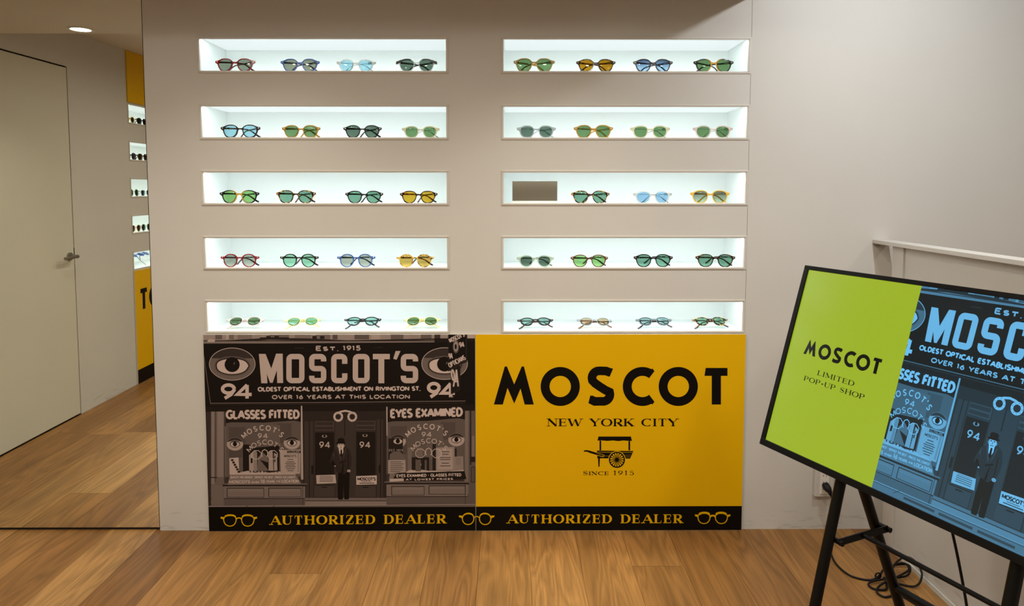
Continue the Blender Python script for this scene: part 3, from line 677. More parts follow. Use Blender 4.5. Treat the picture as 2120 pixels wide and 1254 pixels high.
# recessed entrance with double doors
sf(3, .13, rect(629, 846, 801, 1033)); sf(4, .19, rect(632, 870, 650, 1028), rect(695, 866, 737, 1028), rect(781, 866, 794, 1030)); sf(5, .10, rect(641, 868, 643, 1028), rect(714, 866, 716, 900), rect(788, 866, 790, 1028))
for x0, x1, yt in ((652, 694, 869), (737, 779, 868)):
    sf(4, .16, rect(x0, yt, x1, 1028)); sf(5, .05, rect(x0+2, yt+24, x1-1, 982)); sf(5, .26, rect(x0+2, yt+1, x1-1, yt+20)); sf(6, .17, rect(x0+3, yt+2.5, x1-3, yt+9), rect(x0+3, yt+12, x1-3, yt+18)); sf(5, .22, rect(x0, 1000, x1, 1026)); sf(6, .07, rect(x0+15, 1005, x0+27, 1007)); sf(6, .07, rect(x0+1, 1001, x1-1, 1002.6))
sf(6, .05, rect(646, 961, 650, 979), rect(785, 960, 789, 976))
sf(4, .44, rect(628, 1028, 802, 1034)); sf(4, .52, rect(626, 1034, 802, 1043)); sf(5, .15, rect(626, 1033, 802, 1034.5))
for cx in (701.5, 730.5): sf(6, .88, *stroke(ellipse(cx, 860.5, 8, 8.2, 20), 4.2, True)); sf(7, .55, *[ellipse(cx+8*math.cos(a), 860.5+8.2*math.sin(a), .9, .9, 6) for a in [2*PI*i/9 for i in range(9)]])
sf(6, .84, *stroke([(699, 853.5), (707, 850), (716, 848.3), (725, 850), (733, 853.5)], 3.8))
small_eye(673.3, 900.5, 10, 7.6, .6); small_eye(756.8, 899, 10, 7.6, .6)
for x in (663, 746): sf(7, .82, *text('94', x, x+21.5, 911.7, 925.5, (2.1, 2.1), gap=.25))
sf(6, .78, [(656, 981), (695.5, 980), (697.5, 997.5), (657, 999)]); sf(7, .26, *[rect(663, y, 691, y+1.1) for y in (984.5, 987.5, 990.5, 993.5)]); sf(8, .5, rect(664, 982, 688, 983))
sf(6, .84, [(738.5, 983), (781, 981.5), (781, 1000), (739, 1001)]); sf(7, .08, *text("MOSCOT'S", 741.5, 778.5, 985.5, 992.3, (1.5, 1.5), gap=.1)); sf(7, .3, rect(750, 994, 770, 995), rect(745, 996.7, 776, 998.4))
# man in a hat standing in the doorway
sf(11, .035, [(702, 974), (725, 974), (724.5, 1000), (723.5, 1027), (714, 1028), (712.5, 1000), (711, 1028), (701, 1028), (700.5, 1000)])
sf(12, .02, [(700, 1024), (711, 1024), (711, 1031), (702, 1031)], [(713, 1024), (723.5, 1024), (724, 1030), (715, 1031)])
sf(12, .13, [(702, 925), (709, 921.5), (716, 922), (725, 929), (729, 945), (728.5, 956), (725.5, 971), (722, 970), (722.5, 955), (721, 974), (714, 979), (709, 977), (698, 974), (695.5, 966), (689.5, 958), (684, 955), (686.5, 944), (691, 931)])
sf(13, .045, [(688, 950), (692, 952), (697, 961), (694, 963), (688, 957)], rect(721.4, 938, 722.6, 970), [(704, 955), (716, 950), (717, 951.5), (705, 957)], [(708, 976), (712, 954), (713, 954), (712, 977)])
sf(13, .21, [(699, 927), (703, 925), (708, 945), (707, 952)], [(716, 925), (718, 927), (713, 946), (711, 950)], [(690, 940), (692.5, 932), (693, 945)])
sf(14, .90, [(702, 922), (712, 921), (712, 934), (708.5, 941), (704.5, 936)]); sf(15, .03, [(706.5, 928), (709.5, 928), (710, 941), (708, 944), (706, 940)])
sf(14, .86, ellipse(707.2, 920, 6.2, 8.6, 20)); sf(14, .62, ellipse(700.8, 920.5, 1.3, 2.6, 8), ellipse(713.6, 920.5, 1.3, 2.6, 8)); sf(15, .16, rect(703, 917, 705.6, 918.6), rect(708.6, 917, 711.2, 918.6)); sf(15, .55, [(706.6, 918.5), (707.8, 918.5), (708.4, 922.3), (706, 922.3)]); sf(15, .26, rect(704.6, 924, 709.8, 925.1))
sf(16, .03, [(696.5, 914), (701, 912.5), (700.5, 906.5), (704, 904.5), (711, 904.5), (714, 906.5), (714, 912), (717.5, 913.5), (714, 916), (700, 916)])
sf(14, .74, ellipse(723.5, 972, 3.6, 2.8, 12), ellipse(695, 962, 1.7, 1.3, 8)); sf(15, .3, rect(722.5, 970.5, 723, 974), rect(724.6, 970.5, 725, 974))
# pavement
sf(6, .58, [(415, 1044.5), (990, 1040.5), (990, 1075), (415, 1075)]); sf(7, .44, [(415, 1047), (990, 1043), (990, 1055), (415, 1058)]); sf(8, .10, *stroke([(415, 1047), (990, 1043)], .9), *stroke([(505, 1049), (516, 1043.5)], .8), *stroke([(560, 1051), (571, 1043.3)], .8)); sf(8, .22, *[rect(x, 1049, x+60, 1053) for x in (582, 650, 718)])

# ---- spectacle outlines (millimetres): lens opening and outer edge of the right half, origin between the lenses
SHAPES = {
 'square': dict(hole=[(11, 3), (13.2, 12), (20.5, 17.8), (33, 19.6), (46, 18.4), (56.5, 13.5), (60.8, 5), (58.6, -8), (50.5, -18.5), (36.5, -22.8), (22.6, -19.4), (13.8, -9)],
                outer=[(0, 9.8), (5, 10), (9, 12), (13.5, 16.6), (21, 21), (33, 23), (47, 21.9), (58, 17.6), (65, 15), (72.4, 13.6), (73, 10), (72.4, 6.4), (67, 3.4), (64, -1), (61.6, -9), (53, -21.6), (36.5, -26), (20.6, -22.2), (11.4, -11.2), (8.8, -2), (7, 3), (3.8, 5), (0, 5.5)]),
 'round': dict(hole=[(11.6, 1), (14, 12), (21.5, 19), (33.5, 21.6), (46, 19.2), (55.5, 12), (58.8, 1), (56, -10.5), (47.5, -19.6), (35, -23), (23, -19.6), (14.2, -10)],
               outer=[(0, 13), (4.5, 12.6), (8.5, 13), (12.5, 17), (20.5, 22.6), (33.5, 25), (47, 22.8), (56.5, 16.2), (63, 14.4), (71.4, 14.6), (73, 11), (72, 7.4), (66, 6), (62, 2), (59.5, -11), (50, -22), (35, -26), (21, -22.2), (11.4, -11.6), (8.9, -1), (7, 6), (4, 8.6), (0, 9.2)]),
 'thick': dict(hole=[(12, 3.5), (14.5, 11.5), (22, 16.3), (34, 17.8), (46, 16.6), (55, 12), (58.5, 4.5), (56.5, -8), (49, -17.5), (36, -21.3), (23, -18), (14.8, -8.5)],
                outer=[(0, 9.6), (6, 9.8), (10, 11.5), (15, 16.5), (23, 20.6), (34, 22), (46, 21), (56, 17.2), (64, 14.8), (72.2, 13.6), (73, 10), (72.4, 6.2), (66, 2.5), (62.6, -2), (60.8, -9), (52, -20.8), (36, -25), (21, -21.4), (12, -11.5), (9.4, -2), (7.2, 3.2), (3.8, 5), (0, 5.5)]),
 'oval': dict(hole=[(12.5, 2.5), (15, 10), (22.5, 15.3), (33.5, 17), (45, 15.5), (53.5, 10.2), (57, 2.5), (54.5, -7.5), (46.5, -15.3), (34, -18.8), (22.5, -15.8), (14.8, -7.5)],
              outer=[(0, 11.5), (5, 11.3), (9.5, 11.6), (14, 14.5), (22, 18.7), (33.5, 20.4), (46, 19), (55.5, 14.6), (62, 12.4), (71, 12.4), (72.6, 9.4), (71.6, 5.6), (64.5, 3.4), (60.6, .6), (57.8, -8.5), (48.5, -18.2), (34, -22), (20.8, -18.8), (12, -9), (9.6, -.5), (7.4, 5), (4, 7.2), (0, 7.8)]),
}
SHAPES['oval']['hole'] = [(35+(x-35)*1.055, -1+(y+1)*1.07) for x, y in SHAPES['oval']['hole']]
def half_mirror(p): return p+[(-x, y) for x, y in p[::-1] if abs(x) > 1e-6]
def glasses_icon(cx, cy, width, shape, heavy):
    """yellow line drawing of spectacles in picture px (y down)"""
    k = width/146.0; s = SHAPES[shape]; o = []
    for sg in (1, -1):
        h = crom([(cx+sg*x*k, cy-y*k) for x, y in s['hole']], 4); h = [tuple(p) for p in h]
        o += stroke(h, 1.9, True)
        top = [(cx+sg*x*k, cy-(y+2)*k) for x, y in s['hole'][1:6]]; o += stroke([tuple(p) for p in crom(top, 4, False)], heavy)
        o += [[(cx+sg*56*k, cy-13*k), (cx+sg*73*k, cy-15*k), (cx+sg*73*k, cy-8*k), (cx+sg*60*k, cy-3*k)]]
    o += stroke([(cx-12*k, cy-4*k), (cx-6*k, cy-9.4*k), (cx, cy-10.4*k), (cx+6*k, cy-9.4*k), (cx+12*k, cy-4*k)], heavy*.8)
    return o

# ---- geometric capitals of the shop's name: stems of MOSCOT in picture px, y down
def ringarc(cx, cy, ro, ri, a0, a1, n=40, e=1.0):
    o = []
    for i in range(n):
        t0, t1 = math.radians(a0+(a1-a0)*i/n), math.radians(a0+(a1-a0)*(i+1)/n)
        P = lambda r, t: (cx+r*math.cos(t)*e, cy-r*math.sin(t))
        o.append([P(ro, t0), P(ro, t1), P(ri, t1), P(ri, t0)])
    return o
def moscot(x0, x1, y0, y1):
    """drawn on a 482 x 81 grid"""
    o = []
    o += [[(0, 79), (19, 79), (30, 0), (23, 0), (20, 3)], [(19.5, 3), (27, 0), (49, 52), (42, 77), (39, 77)], [(62, 0), (55, 0), (36, 52), (42, 77), (44, 77)], [(55, 0), (62.5, 1), (82.5, 79), (63.5, 79)]]
    o[0] = [(0, 79), (18.5, 79), (29.5, 40), (27, 0), (22.5, 0)]; o[3] = [(82.5, 79), (63.5, 79), (53.5, 40), (57.5, 0), (62, 0)]
    o[1] = [(23, 0), (27, 0), (42, 37), (42, 77), (28, 44)]; o[2] = [(61.5, 0), (57.5, 0), (42, 37), (42, 77), (56, 44)]
    o += ringarc(137, 41.5, 40.5, 22, 0, 360, 56)
    o += stroke([(241, 13), (232, 9.5), (220, 9)]+arc(217, 24, 14.5, 15, -90, -200, 8)[1:]+[(209, 35), (219, 42), (230, 49)]+arc(225, 58, 14.5, 14.5, -20, 100, 8)+[(208, 72.5), (199, 68)], 18)
    o += [[(236, 2), (246, 4.5), (239, 21), (230, 18)], [(195, 76), (199, 60), (206, 62), (206, 80)]]
    o += ringarc(306.5, 41.5, 40.5, 22, 52, 308, 44)
    o += [[(331.4, 9.6), (327, 4), (326, 4.5), (321, 24), (320.4, 24.3)], [(331.4, 73.4), (327, 79), (326, 78.5), (321, 59), (320.4, 58.7)]]
    o += ringarc(380.5, 41.5, 40.5, 22, 0, 360, 56)
    o += [[(437, 3), (482, 3), (482, 19.5), (434.5, 19.5)], rect(449.5, 3, 468.5, 79)]
    fx, fy = (x1-x0)/482, (y1-y0)/81
    return [[(x0+x*fx, y0+y*fy) for x, y in p] for p in o]
def pushcart():
    c = lambda x, y: (1100+x/6.235, 840+y/6.235)
    o = [[c(*p) for p in ((862, 383), (1280, 383), (1294, 440), (1230, 438), (1180, 434), (1120, 442), (1050, 434), (980, 440), (900, 433), (850, 436))],
         [c(*p) for p in ((876, 436), (898, 436), (898, 562), (876, 562))], [c(*p) for p in ((1248, 440), (1270, 440), (1270, 562), (1248, 562))],
         [c(*p) for p in ((843, 564), (1312, 570), (1270, 667), (848, 663))],
         [c(*p) for p in ((857, 663), (882, 663), (876, 772), (862, 772))],
         [c(*p) for p in ((672, 570), (690, 558), (720, 558), (760, 568), (845, 594), (845, 622), (750, 594), (715, 578), (675, 580))]]
    y = []                                          # fine yellow lines cut through the black
    y += [[c(*p) for p in q] for q in stroke([(850, 584), (1300, 589)], 4)+stroke([(850, 632), (1000, 634)], 2.2)+stroke([(1200, 622), (1285, 622)], 2.2)+stroke([(1205, 645), (1278, 645)], 2.2)]
    y += [[c(*p) for p in q] for q in stroke([(845, 598), (925, 614), (938, 628), (925, 645), (905, 643), (845, 622)], 4)]
    y += [[c(x+4*math.cos(t), z+4*math.sin(t)) for t in [2*PI*i/8 for i in range(8)]] for x, z in ((880, 618), (916, 630))]
    wc = (1100, 682); disc = [c(wc[0]+112*math.cos(t), wc[1]+112*math.sin(t)) for t in [2*PI*i/40 for i in range(40)]]
    ring = [[c(*p) for p in q] for q in stroke([(wc[0]+95*math.cos(2*PI*i/40), wc[1]+95*math.sin(2*PI*i/40)) for i in range(40)], 17, True)]
    for i in range(16):
        a = 2*PI*i/16; ring += [[c(*p) for p in q] for q in stroke([(wc[0]+18*math.cos(a), wc[1]+18*math.sin(a)), (wc[0]+92*math.cos(a), wc[1]+92*math.sin(a))], [9, 13])]
    ring.append([c(wc[0]+24*math.cos(2*PI*i/16), wc[1]+24*math.sin(2*PI*i/16)) for i in range(16)])
    return o, y, disc, ring

# ---- inks
def sepia(k):
    k = round(k*32)/32; a = (12, 7, 5); b = (212, 190, 181); q = k**.86
    return pbr('sepia_ink_%02d' % round(k*32), tuple(a[i]+(b[i]-a[i])*q for i in range(3)), .55, spec=.12)
YEL = (221, 172, 0)
M_YEL = pbr('yellow_print', YEL, .45, spec=.2); M_INK = pbr('black_print', (9, 6, 4), .5, spec=.15)
ymap = lambda x: {'y': M_YEL, 'k': M_INK}[x]
def P1(ink, polys, layer=1): return [(layer, ink, p) for p in polys]

TOP = .8255; BT = .010
def board_core(t, w0, w1):
    return obj('foam_board', boxes((w0, w1, -BT, -.0012, .001, TOP)), M_WHITE_EDGE, t)
BX = W(985, 900)[0]
# photograph board (left)
bl = thing('sign_board', 'board printed with a sepia old storefront photograph above a black strip, under the left niches', 'sign board', (0, 0, 0))
board_core(bl, -1.106, BX-.0012)
Y0 = -BT-.0002; band_z = W(985, 1046)[1]
build_print('storefront_print', SF, W, sepia, bl, (-1.1055, band_z, BX-.0016, TOP-.0005), Y0)
build_print('black_strip', [(0, 'k', [(-1.1055, .0015), (BX-.0016, .0015), (BX-.0016, band_z), (-1.1055, band_z)])], lambda x, z: (x, z), ymap, bl, None, Y0)
build_print('strip_lettering', P1('y', text('AUTHORIZED DEALER', 563, 922, 1065, 1083.5, (4.6, 1.3), True, gap=.34, dy=-3)), W, ymap, bl, None, Y0)
ic = build_print('spectacles_emblem', P1('y', glasses_icon(496.5, 1074.5, 75, 'square', 3.0)), W, ymap, bl, None, Y0)
mid = glasses_icon(987, 1071.5, 73, 'round', 2.2)
build_print('spectacles_emblem', P1('y', mid), W, ymap, bl, (-2, 0, BX-.0016, 1), Y0)
# yellow board (right)
br = thing('sign_board', 'yellow board with large black lettering and a pushcart emblem, under the right niches', 'sign board', (0, 0, 0))
board_core(br, BX+.0002, 1.1035)
c0 = (BX+.0006, 1.103)
build_print('yellow_print', [(0, 'y', [(c0[0], band_z), (c0[1], band_z), (c0[1], TOP-.0005), (c0[0], TOP-.0005)])], lambda x, z: (x, z), ymap, br, None, Y0)
build_print('black_strip', [(0, 'k', [(c0[0], .0015), (c0[1], .0015), (c0[1], band_z), (c0[0], band_z)])], lambda x, z: (x, z), ymap, br, None, Y0)
build_print('name_lettering', P1('k', moscot(1022.5, 1504.5, 757, 837.5)), W, ymap, br, None, Y0)
build_print('city_lettering', P1('k', text('NEW YORK CITY', 1134, 1401, 864.5, 880.5, (4.2, 1.2), True, gap=.24)), W, ymap, br, None, Y0)
ca, cb, cc, cr = pushcart()
build_print('pushcart_emblem', P1('k', ca, 1)+P1('y', cb, 2)+P1('y', [cc], 3)+P1('k', cr, 4), W, ymap, br, None, Y0)
build_print('date_lettering', P1('k', text('SINCE', 1207, 1259, 972.3, 981.2, (2.0, .8), True, gap=.22, small=.86)+text('1915', 1270, 1311, 972, 981, (1.9, .8), True, gap=.34)), W, ymap, br, None, Y0)
build_print('strip_lettering', P1('y', text('AUTHORIZED DEALER', 1052, 1410, 1062.5, 1080.5, (4.6, 1.3), True, gap=.34, dy=-.5)), W, ymap, br, None, Y0)
build_print('spectacles_emblem', P1('y', mid), W, ymap, br, (BX+.0006, 0, 2, 1), Y0)
build_print('spectacles_emblem', P1('y', glasses_icon(1474, 1069.5, 73, 'square', 4.4)), W, ymap, br, None, Y0)
# the same yellow board and a plain yellow panel over the niches on the left wall (seen in the mirror)
b2 = dup(br, 'yellow board with black lettering under the left wall niches, seen in the mirror')
for ch in [c for c in b2.children if c.name.split('.')[0] in ('spectacles_emblem', 'strip_lettering')]: bpy.data.objects.remove(ch, do_unlink=True)
b2.location = (XL, LB, 0); b2.rotation_euler = (0, 0, PI/2)
t = thing('yellow_panel', 'plain yellow panel above the left wall niches, seen in the mirror', 'panel', (XL, LB, 0), None, PI/2)
obj('panel_face', boxes((.105, 1.103, -.010, -.001, NZT[0]+.006, Z_CEIL-.002), bevel=.001), M_YEL, t)

# ------------------------------------------------------------------ sunglasses
GS = 161.0/146.0*.001
def front_mesh(shape):
    s = SHAPES[shape]; cu = bpy.data.curves.new('tmp', 'CURVE'); cu.dimensions = '2D'; cu.fill_mode = 'BOTH'
    def add(pts):
        sp = cu.splines.new('POLY'); sp.points.add(len(pts)-1); sp.use_cyclic_u = True
        for q, p in zip(sp.points, pts): q.co = (p[0]*GS, p[1]*GS, 0, 1)
    add([tuple(p) for p in crom(half_mirror(s['outer']), 5)])
    for sg in (1, -1): add([(sg*p[0], p[1]) for p in crom(s['hole'], 5)])
    cu.extrude = .0016; cu.bevel_depth = .0006; cu.bevel_resolution = 1; cu.offset = -.0005
    o = bpy.data.objects.new('tmp', cu); C.objects.link(o)
    dg = bpy.context.evaluated_depsgraph_get(); me = bpy.data.meshes.new_from_object(o.evaluated_get(dg)); bpy.data.objects.remove(o); bpy.data.curves.remove(cu)
    for v in me.vertices:
        x, y, z = v.co; v.co = (x, -z+x*x*.55, y)                  # stand it up and give the front its wrap
    me.name = 'front_'+shape; return me
def lens_mesh(shape, sg):
    h = [(sg*p[0], p[1]) for p in crom(SHAPES[shape]['hole'], 5)]; cx = sum(p[0] for p in h)/len(h); cz = sum(p[1] for p in h)/len(h)
    h = [(cx+(x-cx)*1.03, cz+(z-cz)*1.03) for x, z in h]; bm = bmesh.new(); rows = []
    for side in (0, 1):
        rs = []
        for k in (1.0, .66, .33):
            r = []
            for x, z in h:
                X, Z = (cx+(x-cx)*k)*GS, (cz+(z-cz)*k)*GS
                r.append(bm.verts.new((X, X*X*.55+(-.0008 if side == 0 else .0008)-.0012*(1-k*k), Z)))
            rs.append(r)
        c = bm.verts.new((cx*GS, (cx*GS)**2*.55+(-.0008 if side == 0 else .0008)-.0012, cz*GS)); n = len(h)
        for a, b in zip(rs, rs[1:]):
            for i in range(n): bm.faces.new([a[i], a[(i+1) % n], b[(i+1) % n], b[i]])
        for i in range(n): bm.faces.new([rs[-1][i], rs[-1][(i+1) % n], c])
        rows.append(rs[0])
    for i in range(len(h)): bm.faces.new([rows[0][i], rows[1][i], rows[1][(i+1) % len(h)], rows[0][(i+1) % len(h)]])
    bmesh.ops.recalc_face_normals(bm, faces=bm.faces); me = bpy.data.meshes.new('lens_'+shape); bm.to_mesh(me); bm.free()
    for p in me.polygons: p.use_smooth = True
    return me
def temple_mesh(sg, drop, slim=False):
    """folded along x from the hinge at the origin, sg = +1 runs to the right; the ear piece drops"""
    k = GS; bm = bmesh.new(); p = []
    prof = [(0, 0), (20, 0), (45, -.6), (70, -1.5), (90, -3.5), (104, -8.5), (116, -drop*.55), (128, -drop*.86), (137, -drop)]
    hs = [6.8, 6.4, 5.4, 4.6, 4.4, 4.8, 5.6, 6.6, 5.6]
    if slim: hs = [2.2, 1.6, 1.4, 1.3, 1.3, 1.5, 2.6, 3.6, 3.2]
    pts = [(sg*x*k, 0, z*k) for x, z in prof]; sec = rrect(1, 1, .3, 2)
    sweep(bm, pts, sec, up=Vector((0, 1, 0)), scale=[(h*k, (3.0 if not slim else 1.6)*k) for h in hs])
    bmesh.ops.recalc_face_normals(bm, faces=bm.faces); me = bpy.data.meshes.new('temple'); bm.to_mesh(me); bm.free()
    for q in me.polygons: q.use_smooth = True
    return me
def brow_mesh(shape):
    bm = bmesh.new(); s = SHAPES[shape]; k = GS
    for sg in (1, -1):
        up = [p for p in s['outer'] if p[1] > 6 and p[0] > 14]; pts = [tuple(p) for p in crom(up, 4, False)]
        q = [(sg*x*k, (x*k)**2*.55-.0022, (z-2.6 if x < 64 else z-3.6)*k) for x, z in pts]
        sweep(bm, q, rrect(1, 1, .25, 2), up=Vector((0, 1, 0)), scale=[((5.2 if x < 58 else 8.0)*k, .0016) for x, z in pts])
    bmesh.ops.recalc_face_normals(bm, faces=bm.faces); me = bpy.data.meshes.new('brow'); bm.to_mesh(me); bm.free()
    return me
def rivet_mesh(sg, zz):
    bm = bmesh.new(); X = sg*66.5*GS
    for dz in (0, ):
        m = Matrix.Translation((X, X*X*.55-.0021, zz*GS)) @ Matrix.Diagonal((1.7, .5, 1.2, 1))
        bmesh.ops.create_icosphere(bm, subdivisions=1, radius=.0016, matrix=m)
    me = bpy.data.meshes.new('rivet'); bm.to_mesh(me); bm.free(); return me
def hinge_mesh(sg, zz):
    X = sg*69.5*GS; y = X*X*.55
    bm = boxes((X-.0028, X+.0028, y+.0005, y+.0065, zz*GS-.0026, zz*GS+.0026), bevel=.0006)
    me = bpy.data.meshes.new('hinge'); bm.to_mesh(me); bm.free(); return me
M_WIRE = pbr('dark_wire_core', (92, 90, 86), .35, .8)
_cache = {}
def cached(key, fn, *a):
    if key not in _cache:
        me = fn(*a); me.materials.clear(); me.materials.append(None); _cache[key] = me
    return _cache[key]
def part(name, me, mat, parent):
    o = bpy.data.objects.new(name, me); C.objects.link(o); o.parent = parent
    o.material_slots[0].link = 'OBJECT'; o.material_slots[0].material = mat; return o
HZ = {'square': 10.0, 'thick': 10.0, 'round': 11.0, 'oval': 9.0}
def glasses(label, group, x, y, z, shape, fm, lm, tm, fold=(6, 42), width=1.0, brow=None, flat=0.0, yawdeg=0.0, slim=False, tagged=True, base=None, rotz=0.0):
    t = thing('sunglasses', label, 'sunglasses', (0, 0, 0), group)
    part('front_frame', cached('f'+shape, front_mesh, shape), fm, t)
    part('lens', cached('l'+shape, lens_mesh, shape, -1), lm, t); part('lens', cached('r'+shape, lens_mesh, shape, 1), lm, t)
    drop = 35 if flat else 31; hx = 69*GS; hz = HZ[shape]*GS; hy = hx*hx*.55+.0022
    for sg, a, dy in ((1, fold[0], .0016), (-1, fold[1], .0050)):
        tp = part('temple', cached('t%d%d%d' % (sg, drop, slim), temple_mesh, sg, drop, slim), tm, t)
        tp.location = (-sg*hx, hy+dy, hz); tp.rotation_euler = (0, 0, sg*math.radians(a))
        if sg == -1 and tagged and not flat:
            bm = boxes((-.030, -.012, -.0026, -.0021, -.0045, .0055)); tg = obj('price_tag', bm, pbr('grey_tag', (150, 152, 150), .6), tp)
    if slim:
        for sg in (1, -1): part('hinge', cached('h%d%s' % (sg, shape), hinge_mesh, sg, HZ[shape]), M_WIRE, t)
    else:
        for sg in (1, -1): part('rivet', cached('v%d%s' % (sg, shape), rivet_mesh, sg, HZ[shape]), M_SILVER, t)
    if brow: part('brow_bar', cached('b'+shape, brow_mesh, shape), brow, t)
    # rest on the shelf: lowest points of rim and ear pieces touch it
    zb = min(p[1] for p in SHAPES[shape]['outer'])*GS
    if flat: th = -math.radians(flat)
    else:
        zt_ = (HZ[shape]-drop-2.2)*GS; yt = max(.03, 137*GS*math.sin(math.radians(max(fold)))); th = math.atan2(zb-zt_, yt)
        th = min(th, -.02); th = max(th, -.14)
    t.rotation_euler = (th, 0, math.radians(yawdeg)+rotz); t.scale = (width, width, width)
    R3 = t.rotation_euler.to_matrix(); zmin = 1
    dep = 0
    for ch in t.children:
        cm = Matrix.LocRotScale(ch.location, ch.rotation_euler, None)
        for v in ch.data.vertices: zmin = min(zmin, (R3 @ (cm @ v.co)).z*width)
    t.location = (x, y, z-zmin+.0002); return t

A = acetate
RED, BLUE, BLK = A('red_acetate', (150, 18, 28)), A('blue_acetate', (70, 112, 190), .25), A('black_acetate', (12, 12, 13))
CLR, CHAMP, PINK, GREYC, SAGE = A('crystal_acetate', (236, 240, 238), .72), A('champagne_acetate', (243, 236, 205), .5), A('blush_acetate', (238, 220, 215), .55), A('smoke_crystal_acetate', (196, 204, 208), .6), A('sage_crystal_acetate', (205, 224, 205), .5)
HONEY, OLIVE, YELLO, BROWN, DKBRN, DKGRN, SMOKE = A('honey_acetate', (202, 152, 52), .4), A('olive_honey_acetate', (170, 132, 36), .3), A('pale_yellow_acetate', (246, 204, 84), .3), A('brown_acetate', (104, 62, 36), .15), A('dark_brown_acetate', (40, 22, 22)), A('dark_green_acetate', (28, 40, 32), .1), A('slate_acetate', (120, 132, 138), .3)
PALEY = A('pale_straw_acetate', (240, 230, 170), .5)
TOR = tortoise('dark_tortoise', [(.42, (16, 9, 6)), (.56, (58, 26, 10)), (.66, (150, 88, 24))]); TORT2 = tortoise('mottled_tortoise', [(.40, (24, 14, 8)), (.54, (80, 42, 14)), (.60, (214, 168, 60))]); TORY = tortoise('yellow_tortoise', [(.38, (60, 36, 10)), (.46, (190, 140, 34)), (.62, (232, 190, 70))], 110)
FADE = fade_mat('honey_to_black_acetate', (206, 150, 46), (18, 13, 10))
G_ = lens_mat('green_lens', (.15, .27, .12)); GR = lens_mat('grey_lens', (.27, .29, .23)); LB_ = lens_mat('light_blue_lens', (.38, .68, .82)); DG = lens_mat('grey_green_lens', (.115, .175, .135))
AM = lens_mat('amber_lens', (.42, .21, .012)); GB = lens_mat('gradient_blue_lens', (.10, .15, .26), (.42, .66, .95)); TE = lens_mat('teal_lens', (.18, .37, .27)); YA = lens_mat('yellow_amber_lens', (.60, .38, .03))
GG = lens_mat('gradient_grey_green_lens', (.20, .22, .18), (.50, .66, .52)); BL = lens_mat('sky_blue_lens', (.32, .55, .80)); LG = lens_mat('light_green_lens', (.28, .55, .20)); TAN = lens_mat('tan_lens', (.72, .56, .34)); PG = lens_mat('pale_green_lens', (.30, .60, .42)); RO = lens_mat('rust_lens', (.50, .14, .06)); NAVY = lens_mat('navy_lens', (.05, .10, .26)); GRR = lens_mat('soft_grey_lens', (.45, .48, .41))
SQ, RD, OV, TH = 'square', 'round', 'oval', 'thick'
